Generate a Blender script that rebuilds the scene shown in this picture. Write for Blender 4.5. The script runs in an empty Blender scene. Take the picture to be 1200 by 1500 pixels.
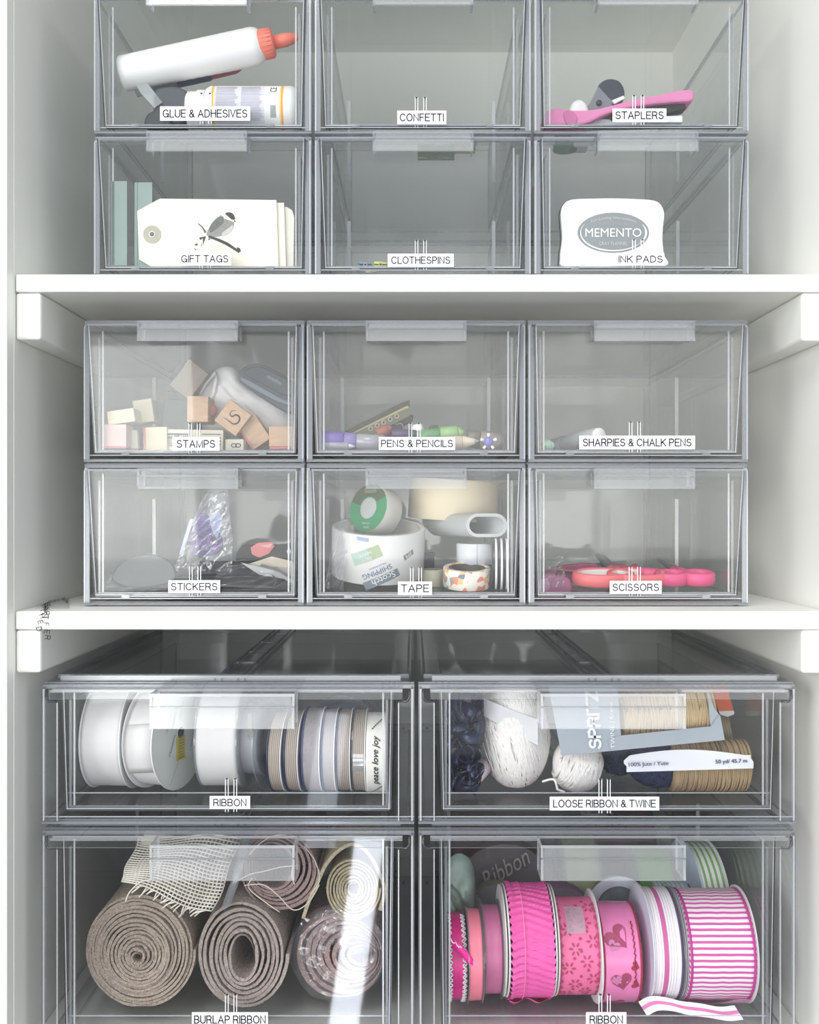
import bpy, bmesh, math, random
from mathutils import Vector, Matrix
random.seed(7)
C = bpy.context.scene.collection
PI = math.pi
# ------------------------------------------------------------------ camera, light, exposure
D0, FPX, CX, CY, ZB = 0.70, 1456.0, 605.0, 755.0, 1.92     # distance to the shelf fronts, focal length (px), vanishing point, its height
sc = bpy.context.scene
cam = bpy.data.cameras.new('camera'); cam_o = bpy.data.objects.new('camera', cam); C.objects.link(cam_o)
cam.sensor_fit = 'HORIZONTAL'; cam.sensor_width = 36; cam.lens = 36 * FPX / 1200
cam.shift_x = -(CX - 600) / 1200; cam.shift_y = (CY - 750) / 1200
cam.clip_start = 0.02; cam.clip_end = 50
cam_o.location = (0, -D0, ZB); cam_o.rotation_euler = (PI / 2, 0, 0)
sc.camera = cam_o
w = bpy.data.worlds.new('room_light'); sc.world = w; w.use_nodes = True
w.node_tree.nodes['Background'].inputs[0].default_value = (0.93, 0.96, 1.0, 1)
w.node_tree.nodes['Background'].inputs[1].default_value = 0.78

def area(name, loc, target, sx, sy, power, col):
    l = bpy.data.lights.new(name, 'AREA'); l.shape = 'RECTANGLE'; l.size = sx; l.size_y = sy; l.energy = power; l.color = col
    o = bpy.data.objects.new(name, l); C.objects.link(o); o.location = loc
    o.rotation_euler = (Vector(target) - Vector(loc)).to_track_quat('-Z', 'Y').to_euler()
    return o
area('window_light', (-2.5, -2.3, ZB + 0.25), (0, 0, ZB), 1.5, 1.7, 40, (1.0, 0.985, 0.96))
area('added_overhead_fill', (-0.7, -1.8, ZB + 2.0), (0, 0, ZB - 0.1), 1.1, 1.1, 24, (1.0, 0.97, 0.93))  # added soft fill from above, placed to favour the right wall
area('side_window_light', (-0.93, -2.65, ZB - 0.33), (-0.2, 0, ZB - 0.2), 0.34, 0.85, 3.4, (0.96, 1.0, 0.97))
area('added_front_fill', (0.08, -2.75, ZB - 0.27), (0.08, 0, ZB - 0.27), 2.6, 0.80, 12, (1.0, 1.0, 0.985))  # added fill behind the camera, brightens drawer interiors and veils the middle fronts
for nm, z, sz, pw in (('doorway_light', -1.52, 0.76, 3.8), ('doorway_upper_light', -0.98, 0.36, 0.5)):
    dl = area(nm, (-0.195 - (0.10 if 'upper' in nm else 0), -2.65, ZB + z), (-0.195 - (0.10 if 'upper' in nm else 0), 0, ZB + z), 0.10, sz, pw, (0.84, 0.89, 1.0))
    dl.rotation_euler.rotate_axis('Z', math.radians(-8))
vs = sc.view_settings
vs.view_transform = 'Standard'; vs.look = 'None'; vs.exposure = 0.35; vs.gamma = 1.0; vs.use_curve_mapping = False
sc.display_settings.display_device = 'sRGB'
cy = sc.cycles
cy.use_denoising = True
try: cy.denoiser = 'OPENIMAGEDENOISE'
except Exception: pass
cy.max_bounces = 9; cy.diffuse_bounces = 7; cy.glossy_bounces = 4; cy.transmission_bounces = 4; cy.transparent_max_bounces = 48
cy.sample_clamp_indirect = 6; cy.caustics_reflective = False; cy.caustics_refractive = False

# ------------------------------------------------------------------ helpers
def S(Y): return FPX / (D0 + Y)                       # pixels per metre at depth Y behind the shelf fronts
def PX(px, Y): return (px - CX) / S(Y)
def PZ(py, Y): return ZB + (CY - py) / S(Y)
def P(px, py, Y): return Vector((PX(px, Y), Y, PZ(py, Y)))

def lin(h):
    if isinstance(h, str):
        h = h.lstrip('#'); h = [int(h[i:i + 2], 16) / 255 for i in (0, 2, 4)]
        return tuple(c / 12.92 if c <= 0.04045 else ((c + 0.055) / 1.055) ** 2.4 for c in h)
    return tuple(h)
MATS = {}
def newmat(name):
    m = bpy.data.materials.new(name); m.use_nodes = True
    nt = m.node_tree
    return m, nt, nt.nodes['Principled BSDF']
def mat(name, col, rough=0.5, var=0.06, scale=60, bump=0.0, bscale=300, metal=0.0, sheen=0.0, stretch=None, col2=None, spec=0.5, trans=None):
    if name in MATS: return MATS[name]
    m, nt, b = newmat(name); c = lin(col)
    tc = nt.nodes.new('ShaderNodeTexCoord'); mp = nt.nodes.new('ShaderNodeMapping')
    nt.links.new(tc.outputs['Object'], mp.inputs[0])
    if stretch: mp.inputs['Scale'].default_value = stretch
    n = nt.nodes.new('ShaderNodeTexNoise'); n.inputs['Scale'].default_value = scale; n.inputs['Detail'].default_value = 4
    nt.links.new(mp.outputs[0], n.inputs['Vector'])
    r = nt.nodes.new('ShaderNodeValToRGB')
    lo = lin(col2) if col2 else tuple(x * (1 - var) for x in c)
    hi = c if col2 else tuple(min(1, x * (1 + var)) for x in c)
    r.color_ramp.elements[0].position = 0.35; r.color_ramp.elements[1].position = 0.65
    r.color_ramp.elements[0].color = (*lo, 1); r.color_ramp.elements[1].color = (*hi, 1)
    nt.links.new(n.outputs[0], r.inputs[0]); nt.links.new(r.outputs[0], b.inputs['Base Color'])
    b.inputs['Roughness'].default_value = rough; b.inputs['Metallic'].default_value = metal
    b.inputs['Specular IOR Level'].default_value = spec
    if bump:
        n2 = nt.nodes.new('ShaderNodeTexNoise'); n2.inputs['Scale'].default_value = bscale; n2.inputs['Detail'].default_value = 3
        nt.links.new(mp.outputs[0], n2.inputs['Vector'])
        bp = nt.nodes.new('ShaderNodeBump'); bp.inputs['Strength'].default_value = bump; bp.inputs['Distance'].default_value = 0.001
        nt.links.new(n2.outputs[0], bp.inputs['Height']); nt.links.new(bp.outputs[0], b.inputs['Normal'])
    if trans is not None:
        t = nt.nodes.new('ShaderNodeBsdfTransparent'); mx = nt.nodes.new('ShaderNodeMixShader'); mx.inputs[0].default_value = trans
        nt.links.new(b.outputs[0], mx.inputs[1]); nt.links.new(t.outputs[0], mx.inputs[2])
        nt.links.new(mx.outputs[0], nt.nodes['Material Output'].inputs[0])
    MATS[name] = m
    return m
def ramp_mat(name, stops, coord='x', rough=0.55, bump=0.25, bscale=2500, noise=0.0, metal=0.0, scale=1.0, offset=0.0, repeat=False):
    """bands of colour: stops [(pos, colour)...]; coord x = across the spool, a = around it, in units of scale"""
    if name in MATS: return MATS[name]
    m, nt, b = newmat(name); N = nt.nodes.new
    tc = N('ShaderNodeTexCoord'); sp = N('ShaderNodeSeparateXYZ'); nt.links.new(tc.outputs['Object'], sp.inputs[0])
    if coord == 'a':
        at = N('ShaderNodeMath'); at.operation = 'ARCTAN2'; nt.links.new(sp.outputs[2], at.inputs[0]); nt.links.new(sp.outputs[1], at.inputs[1]); src = at.outputs[0]
    else: src = sp.outputs[{'x': 0, 'y': 1, 'z': 2}[coord]]
    mu = N('ShaderNodeMath'); mu.operation = 'MULTIPLY_ADD'; nt.links.new(src, mu.inputs[0]); mu.inputs[1].default_value = scale; mu.inputs[2].default_value = offset
    out = mu.outputs[0]
    if repeat:
        fr = N('ShaderNodeMath'); fr.operation = 'FRACT'; nt.links.new(out, fr.inputs[0]); out = fr.outputs[0]
    r = N('ShaderNodeValToRGB'); r.color_ramp.interpolation = 'CONSTANT'
    els = r.color_ramp.elements
    els[0].position = 0; els[0].color = (*lin(stops[0][1]), 1)
    els[1].position = stops[1][0]; els[1].color = (*lin(stops[1][1]), 1)
    for p, c in stops[2:]:
        e = els.new(p); e.color = (*lin(c), 1)
    nt.links.new(out, r.inputs[0]); nt.links.new(r.outputs[0], b.inputs['Base Color'])
    b.inputs['Roughness'].default_value = rough; b.inputs['Metallic'].default_value = metal
    n2 = N('ShaderNodeTexNoise'); n2.inputs['Scale'].default_value = bscale; nt.links.new(tc.outputs['Object'], n2.inputs['Vector'])
    bp = N('ShaderNodeBump'); bp.inputs['Strength'].default_value = bump; bp.inputs['Distance'].default_value = 0.0006
    nt.links.new(n2.outputs[0], bp.inputs['Height']); nt.links.new(bp.outputs[0], b.inputs['Normal'])
    MATS[name] = m
    return m
def clear_mat(name, tint, haze=0.0, hazecol=(0.8, 0.84, 0.88), f0=0.045, rough=0.03, wobble=0.0):
    """thin clear plastic: see-through with a two-sided Fresnel-like reflection and a little haze"""
    if name in MATS: return MATS[name]
    m, nt, b = newmat(name); nt.nodes.remove(b); N = nt.nodes.new; L = nt.links.new
    t = N('ShaderNodeBsdfTransparent'); t.inputs[0].default_value = (*tint, 1)
    g = N('ShaderNodeBsdfGlossy'); g.inputs['Roughness'].default_value = rough
    d = N('ShaderNodeBsdfDiffuse'); d.inputs[0].default_value = (*hazecol, 1)
    lw = N('ShaderNodeLayerWeight'); lw.inputs['Blend'].default_value = 0.5
    if wobble:
        tc = N('ShaderNodeTexCoord'); n = N('ShaderNodeTexNoise'); n.inputs['Scale'].default_value = 45
        L(tc.outputs['Object'], n.inputs['Vector'])
        bp = N('ShaderNodeBump'); bp.inputs['Strength'].default_value = wobble; bp.inputs['Distance'].default_value = 0.01
        L(n.outputs[0], bp.inputs['Height']); L(bp.outputs[0], g.inputs['Normal']); L(bp.outputs[0], lw.inputs['Normal'])
    p = N('ShaderNodeMath'); p.operation = 'POWER'; L(lw.outputs['Facing'], p.inputs[0]); p.inputs[1].default_value = 5
    ma = N('ShaderNodeMath'); ma.operation = 'MULTIPLY_ADD'; L(p.outputs[0], ma.inputs[0]); ma.inputs[1].default_value = 0.6; ma.inputs[2].default_value = f0
    mh = N('ShaderNodeMixShader'); mh.inputs[0].default_value = haze; L(t.outputs[0], mh.inputs[1]); L(d.outputs[0], mh.inputs[2])
    mx = N('ShaderNodeMixShader'); L(ma.outputs[0], mx.inputs[0]); L(mh.outputs[0], mx.inputs[1]); L(g.outputs[0], mx.inputs[2])
    L(mx.outputs[0], nt.nodes['Material Output'].inputs[0])
    MATS[name] = m
    return m
CLEAR = clear_mat('clear_plastic', (0.990, 0.993, 0.995), 0.006, f0=0.026)
CLEAR2 = clear_mat('clear_plastic_brightened', (0.998, 0.999, 0.996), 0.010, f0=0.03)  # middle rows only: brighter interiors and veil put into the tint and haze
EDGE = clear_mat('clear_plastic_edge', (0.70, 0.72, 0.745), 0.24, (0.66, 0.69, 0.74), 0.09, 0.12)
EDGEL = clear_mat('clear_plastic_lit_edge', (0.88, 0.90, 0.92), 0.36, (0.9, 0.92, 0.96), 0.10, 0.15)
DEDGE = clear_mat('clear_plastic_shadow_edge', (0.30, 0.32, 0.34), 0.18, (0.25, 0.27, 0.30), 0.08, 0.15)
FILM = clear_mat('cellophane', (0.95, 0.955, 0.97), 0.03, (0.85, 0.88, 0.95), 0.10, 0.08, 0.5)
FROST = clear_mat('frosted_plastic', (0.82, 0.85, 0.86), 0.30, (0.80, 0.84, 0.85), 0.06, 0.2)
WHITE = mat('white_paint', '#f2f3ee', 0.45, 0.012, 8, 0.04, 120)
INK = mat('black_ink', '#17181b', 0.6, 0.1)
TAPEW = mat('white_label_tape', '#f6f7fa', 0.4, 0.01)

class MB:
    def __init__(s): s.v = []; s.f = []; s.mi = []; s.sm = []
    def add(s, vs, fs, mi=0, sm=False):
        o = len(s.v); s.v += [tuple(v) for v in vs]
        for f in fs: s.f.append(tuple(i + o for i in f)); s.mi.append(mi); s.sm.append(sm)
        return s
    def box(s, x0, x1, y0, y1, z0, z1, mi=0, M=None, edge=None):
        v = [Vector((x, y, z)) for x in (x0, x1) for y in (y0, y1) for z in (z0, z1)]
        if M: v = [M @ p for p in v]
        F = [((0, 1, 3, 2), 0), ((4, 6, 7, 5), 0), ((0, 4, 5, 1), 1), ((2, 3, 7, 6), 1), ((0, 2, 6, 4), 2), ((1, 5, 7, 3), 2)]
        d = [abs(x1 - x0), abs(y1 - y0), abs(z1 - z0)]; thin = d.index(min(d))
        o = len(s.v); s.v += [tuple(p) for p in v]
        for f, ax in F:
            s.f.append(tuple(i + o for i in f)); s.mi.append(mi if (edge is None or ax == thin) else edge); s.sm.append(False)
        return s
    def hexa(s, v, mi=0, edge=None):      # v: 8 points, front quad then back quad (both same order)
        F = [((0, 1, 2, 3), 0), ((7, 6, 5, 4), 0), ((0, 4, 5, 1), 1), ((1, 5, 6, 2), 1), ((2, 6, 7, 3), 1), ((3, 7, 4, 0), 1)]
        o = len(s.v); s.v += [tuple(p) for p in v]
        for f, e in F: s.f.append(tuple(i + o for i in f)); s.mi.append(edge if (e and edge is not None) else mi); s.sm.append(False)
        return s
    def prism(s, pts, y0, y1, mi=0, edge=None, M=None, sm=False):      # pts in (x,z)
        n = len(pts)
        v = [Vector((x, y0, z)) for x, z in pts] + [Vector((x, y1, z)) for x, z in pts]
        if M: v = [M @ p for p in v]
        o = len(s.v); s.v += [tuple(p) for p in v]
        s.f.append(tuple(o + i for i in range(n))); s.mi.append(mi); s.sm.append(False)
        s.f.append(tuple(o + n + i for i in reversed(range(n)))); s.mi.append(mi); s.sm.append(False)
        for i in range(n):
            j = (i + 1) % n
            s.f.append((o + i, o + n + i, o + n + j, o + j)); s.mi.append(mi if edge is None else edge); s.sm.append(sm)
        return s
    def lathe(s, prof, n=32, mi=0, M=None, sq=(1, 1), mis=None, closed=False, sm=True):   # around X: prof [(x, r)...]
        o = len(s.v); k = len(prof)
        for x, r in prof:
            for i in range(n):
                a = 2 * PI * i / n; p = Vector((x, r * math.cos(a) * sq[0], r * math.sin(a) * sq[1]))
                s.v.append(tuple(M @ p if M else p))
        rng = range(k if closed else k - 1)
        for j in rng:
            j2 = (j + 1) % k
            for i in range(n):
                i2 = (i + 1) % n
                s.f.append((o + j * n + i, o + j * n + i2, o + j2 * n + i2, o + j2 * n + i)); s.mi.append(mis[j] if mis else mi); s.sm.append(sm)
        if not closed:
            if prof[0][1] > 1e-6: s.f.append(tuple(o + i for i in reversed(range(n)))); s.mi.append(mis[0] if mis else mi); s.sm.append(False)
            if prof[-1][1] > 1e-6: s.f.append(tuple(o + (k - 1) * n + i for i in range(n))); s.mi.append(mis[-1] if mis else mi); s.sm.append(False)
        return s
    def tube(s, pts, r, n=6, mi=0, close=False):
        pts = [Vector(p) for p in pts]; o = len(s.v); k = len(pts); up = Vector((0.13, 0.31, 0.94)).normalized()
        for i, p in enumerate(pts):
            t = (pts[(i + 1) % k if close else min(i + 1, k - 1)] - pts[(i - 1) % k if close else max(i - 1, 0)])
            t = t.normalized() if t.length > 1e-9 else Vector((0, 0, 1))
            a = t.cross(up)
            if a.length < 1e-3: a = t.cross(Vector((1, 0, 0)))
            a.normalize(); b = t.cross(a); rr = r[i] if isinstance(r, (list, tuple)) else r
            for q in range(n):
                an = 2 * PI * q / n; s.v.append(tuple(p + (a * math.cos(an) + b * math.sin(an)) * rr))
        for i in range(k if close else k - 1):
            i2 = (i + 1) % k
            for q in range(n):
                q2 = (q + 1) % n; s.f.append((o + i * n + q, o + i * n + q2, o + i2 * n + q2, o + i2 * n + q)); s.mi.append(mi); s.sm.append(True)
        if not close:
            s.f.append(tuple(o + q for q in reversed(range(n)))); s.mi.append(mi); s.sm.append(False)
            s.f.append(tuple(o + (k - 1) * n + q for q in range(n))); s.mi.append(mi); s.sm.append(False)
        return s
    def strip(s, pts, wd, t=0.0003, mi=0):            # flat band: pts along it, wd = half-width vector or list of them
        pts = [Vector(p) for p in pts]; o = len(s.v); k = len(pts)
        for i, p in enumerate(pts):
            h = Vector(wd[i] if isinstance(wd, list) else wd)
            tg = pts[min(i + 1, k - 1)] - pts[max(i - 1, 0)]
            nn = tg.cross(h); nn = nn.normalized() * t if nn.length > 1e-12 else Vector((0, t, 0))
            s.v += [tuple(p - h), tuple(p + h), tuple(p + h + nn), tuple(p - h + nn)]
        for i in range(k - 1):
            a = o + 4 * i; b = a + 4
            for q in range(4): s.f.append((a + q, a + (q + 1) % 4, b + (q + 1) % 4, b + q)); s.mi.append(mi); s.sm.append(q in (0, 2))
        s.f.append((o, o + 3, o + 2, o + 1)); s.mi.append(mi); s.sm.append(False)
        s.f.append((o + 4 * k - 4, o + 4 * k - 3, o + 4 * k - 2, o + 4 * k - 1)); s.mi.append(mi); s.sm.append(False)
        return s
    def grid(s, fn, nu, nv, mi=0, thick=None):
        o = len(s.v)
        for j in range(nv + 1):
            for i in range(nu + 1): s.v.append(tuple(fn(i / nu, j / nv)))
        for j in range(nv):
            for i in range(nu):
                a = o + j * (nu + 1) + i; s.f.append((a, a + 1, a + nu + 2, a + nu + 1)); s.mi.append(mi); s.sm.append(True)
        return s

def obj(name, mb, mats, parent=None, loc=None, bevel=0.0, fixn=True, subsurf=0):
    me = bpy.data.meshes.new(name); me.from_pydata(mb.v, [], mb.f)
    if not isinstance(mats, (list, tuple)): mats = [mats]
    for m in mats: me.materials.append(m)
    me.polygons.foreach_set('material_index', mb.mi); me.polygons.foreach_set('use_smooth', mb.sm); me.update()
    if fixn and len(mb.f) < 60000:
        bm = bmesh.new(); bm.from_mesh(me); bmesh.ops.recalc_face_normals(bm, faces=bm.faces); bm.to_mesh(me); bm.free()
    o = bpy.data.objects.new(name, me); C.objects.link(o)
    if parent is not None: o.parent = parent
    if loc is not None: o.location = loc
    if bevel:
        b = o.modifiers.new('bevel', 'BEVEL'); b.width = bevel; b.segments = 2; b.limit_method = 'ANGLE'; b.angle_limit = 0.7
    if subsurf:
        b = o.modifiers.new('sub', 'SUBSURF'); b.levels = b.render_levels = subsurf
    return o
def tag(o, label=None, cat=None, group=None, kind=None):
    if label: o['label'] = label
    if cat: o['category'] = cat
    if group: o['group'] = group
    if kind: o['kind'] = kind
    return o
def thing(name, label, cat, loc=(0, 0, 0), rot=(0, 0, 0), group=None):
    o = bpy.data.objects.new(name, None); C.objects.link(o); o.empty_display_size = 0.01
    o.location = loc; o.rotation_euler = rot
    return tag(o, label, cat, group)
_T = {}
def text2d(s, shear=0.0):
    if (s, shear) in _T: return _T[(s, shear)]
    cu = bpy.data.curves.new('t', 'FONT'); cu.body = s; cu.size = 1; cu.resolution_u = 3; cu.shear = shear
    o = bpy.data.objects.new('t', cu); C.objects.link(o)
    bpy.context.view_layer.update()
    me = bpy.data.meshes.new_from_object(o.evaluated_get(bpy.context.evaluated_depsgraph_get()))
    v = [(p.co.x, p.co.y) for p in me.vertices]; f = [tuple(p.vertices) for p in me.polygons]
    bpy.data.objects.remove(o); bpy.data.curves.remove(cu); bpy.data.meshes.remove(me)
    x0 = min(p[0] for p in v); x1 = max(p[0] for p in v); y0 = min(p[1] for p in v); y1 = max(p[1] for p in v)
    r = ([(p[0] - (x0 + x1) / 2, p[1] - (y0 + y1) / 2) for p in v], f, x1 - x0, y1 - y0)
    _T[(s, shear)] = r
    return r
def put_text(mb, s, w, h, fn, mi=1, shear=0.0):
    """letters scaled to w x h, each point sent through fn(u, v) -> xyz"""
    v, f, tw, th = text2d(s, shear)
    mb.add([fn(p[0] / tw * w, p[1] / th * h) for p in v], f, mi)
def flat_text(mb, s, w, h, cx, y, cz, ang=0.0, mi=1, shear=0.0):
    ca, sa = math.cos(ang), math.sin(ang)
    put_text(mb, s, w, h, lambda u, v: (cx + u * ca - v * sa, y, cz + u * sa + v * ca), mi, shear)


def _arc(cx, cy, rx, ry, a0, a1, n=10): return [(cx + rx * math.cos(math.radians(a0 + (a1 - a0) * i / n)), cy + ry * math.sin(math.radians(a0 + (a1 - a0) * i / n))) for i in range(n + 1)]
GL = {  # plain grotesque capitals drawn as strokes, height 1
 'A': (.68, [[(0, 0), (.34, 1), (.68, 0)], [(.12, .34), (.56, .34)]]), 'B': (.58, [[(0, 0), (0, 1), (.30, 1)] + _arc(.30, .755, .25, .245, 90, -90) + [(0, .51)], [(.30, .51)] + _arc(.32, .255, .26, .255, 90, -90) + [(0, 0)]]),
 'C': (.66, [_arc(.35, .5, .35, .5, 40, 320, 18)]), 'D': (.62, [[(0, 0), (0, 1), (.25, 1)] + _arc(.25, .5, .37, .5, 90, -90, 14) + [(0, 0)]]),
 'E': (.54, [[(.54, 1), (0, 1), (0, 0), (.54, 0)], [(0, .52), (.48, .52)]]), 'F': (.50, [[(.50, 1), (0, 1), (0, 0)], [(0, .52), (.43, .52)]]),
 'G': (.70, [_arc(.35, .5, .35, .5, 42, 330, 18) + [(.68, .46), (.38, .46)], [(.68, .46), (.68, 0)]]), 'H': (.60, [[(0, 0), (0, 1)], [(.60, 0), (.60, 1)], [(0, .53), (.60, .53)]]),
 'I': (.0, [[(0, 0), (0, 1)]]), 'K': (.60, [[(0, 0), (0, 1)], [(.58, 1), (0, .38)], [(.2, .58), (.60, 0)]]), 'L': (.48, [[(0, 1), (0, 0), (.48, 0)]]),
 'M': (.72, [[(0, 0), (0, 1), (.36, 0), (.72, 1), (.72, 0)]]), 'N': (.60, [[(0, 0), (0, 1), (.60, 0), (.60, 1)]]), 'O': (.72, [_arc(.36, .5, .36, .5, 90, 450, 24)]),
 'P': (.56, [[(0, 0), (0, 1), (.30, 1)] + _arc(.30, .735, .26, .265, 90, -90) + [(0, .47)]]), 'R': (.60, [[(0, 0), (0, 1), (.32, 1)] + _arc(.32, .74, .26, .26, 90, -90) + [(0, .48)], [(.30, .48), (.50, .36), (.54, .08), (.60, 0)]]),
 'S': (.58, [_arc(.29, .745, .25, .255, 25, 240, 10) + _arc(.29, .265, .29, .265, 75, -155, 12)]), 'T': (.60, [[(0, 1), (.60, 1)], [(.30, 1), (.30, 0)]]),
 'U': (.60, [[(0, 1), (0, .3)] + _arc(.30, .3, .30, .3, 180, 360) + [(.60, 1)]]), 'V': (.62, [[(0, 1), (.31, 0), (.62, 1)]]), 'W': (.88, [[(0, 1), (.22, 0), (.44, 1), (.66, 0), (.88, 1)]]),
 'Z': (.58, [[(0, 1), (.58, 1), (0, 0), (.58, 0)]]),
 '&': (.62, [[(.62, 0), (.20, .62)] + _arc(.29, .80, .15, .19, 215, -40, 9) + [(.12, .42)] + _arc(.24, .24, .22, .24, 150, 340, 9) + [(.56, .46)]])}
def caps(mb, s, w, h, cx, y, cz, mi=1, th=0.135, fn=None):
    fn = fn or (lambda u, v: (cx + u, y, cz + v))
    xs = []; x = 0.0
    for ch in s:
        if ch == ' ': x += .32; continue
        xs.append((ch, x)); x += GL[ch][0] + .22
    tot = x - .22; k = w / tot
    r = th * h / 2
    for ch, x in xs:
        for st in GL[ch][1]:
            p = [Vector(((x + a) * k, b * (h - 2 * r) + r)) for a, b in st]; n = len(p); o = []
            for i in range(n):
                d1 = (p[i] - p[i - 1]).normalized() if i else (p[1] - p[0]).normalized()
                d2 = (p[i + 1] - p[i]).normalized() if i < n - 1 else d1
                d = (d1 + d2); d = d.normalized() if d.length > .05 else d1
                c = max(.45, d.dot(d1)); nn = Vector((-d.y, d.x)) * r / c
                q = p[i] + (-d * r if i == 0 else d * r if i == n - 1 else d * 0)
                for sg in (-1, 1): o.append(fn(-w / 2 + q.x + sg * nn.x, -h / 2 + q.y + sg * nn.y))
            mb.add(o, [(2 * i, 2 * i + 1, 2 * i + 3, 2 * i + 2) for i in range(n - 1)], mi)

# ------------------------------------------------------------------ the cupboard
X0, X1, YB = PX(21, 0), PX(1214, 0), 0.42
ZT, ZL = PZ(-330, 0), PZ(1600, 0) 
def struct(name, mb, m, bevel=0):
    return tag(obj(name, mb, m, bevel=bevel), kind='structure')
struct('wall_left', MB().box(X0 - 0.03, X0, 0, YB, ZL - 0.3, ZT + 0.02), WHITE)
struct('wall_right', MB().box(X1, X1 + 0.03, 0, YB, ZL - 0.3, ZT + 0.02), WHITE)
struct('wall_back', MB().box(X0 - 0.03, X1 + 0.03, YB, YB + 0.02, ZL - 0.3, ZT + 0.02), WHITE)
struct('ceiling', MB().box(X0, X1, 0, YB, ZT, ZT + 0.02), WHITE)
struct('trim_1', MB().box(X0 - 0.10, X0 - 0.0004, -0.012, 0, ZL - 0.3, ZT + 0.05), WHITE, 0.001)
struct('trim_2', MB().box(X1 + 0.0004, X1 + 0.10, -0.012, 0, ZL - 0.3, ZT + 0.05), WHITE, 0.001)
struct('floor', MB().box(-3, 3, -6, 0.5, -0.05, 0), mat('oak_floor', '#6c6a67', 0.45, 0.15, 4, stretch=(6, 1, 1)))
def shelf(top, bot, label):
    o = obj('shelf', MB().box(X0 + 0.0006, X1 - 0.0006, 0, YB - 0.001, PZ(bot, 0), PZ(top, 0)), WHITE, bevel=0.0012)
    tag(o, label, 'shelf')
shelf(401.5, 427.5, 'white painted shelf board under the glue, confetti and stapler drawers')
shelf(895.5, 922.5, 'white painted shelf board under the stamp, pen and tape drawers')
Y1, Y2, Y3 = 0.0439, 0.0368, 0.018
BZ = PZ(1536, Y3)
o = obj('shelf', MB().box(X0 + 0.0006, X1 - 0.0006, 0, YB - 0.001, BZ - 0.0145, BZ - 0.0005), WHITE, bevel=0.0012)
tag(o, 'white painted shelf board at the very bottom, under the burlap drawer', 'shelf')
def cleat(xa, xb, za, zb, label):
    o = obj('shelf_cleat', MB().box(xa, xb, 0.001, YB - 0.001, PZ(zb, 0), PZ(za, 0) - 0.0003), WHITE, bevel=0.002)
    tag(o, label, 'shelf support')
cw = 38 / S(0)
cleat(X0 + 0.0005, X0 + cw, 427.5, 497, 'white wooden cleat on the left wall under the upper shelf')
cleat(X1 - cw, X1 - 0.0005, 427.5, 499, 'white wooden cleat on the right wall under the upper shelf')
cleat(X0 + 0.0005, X0 + cw, 922.5, 986, 'white wooden cleat on the left wall under the lower shelf')
cleat(X1 - cw, X1 - 0.0005, 922.5, 987, 'white wooden cleat on the right wall under the lower shelf')

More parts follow.
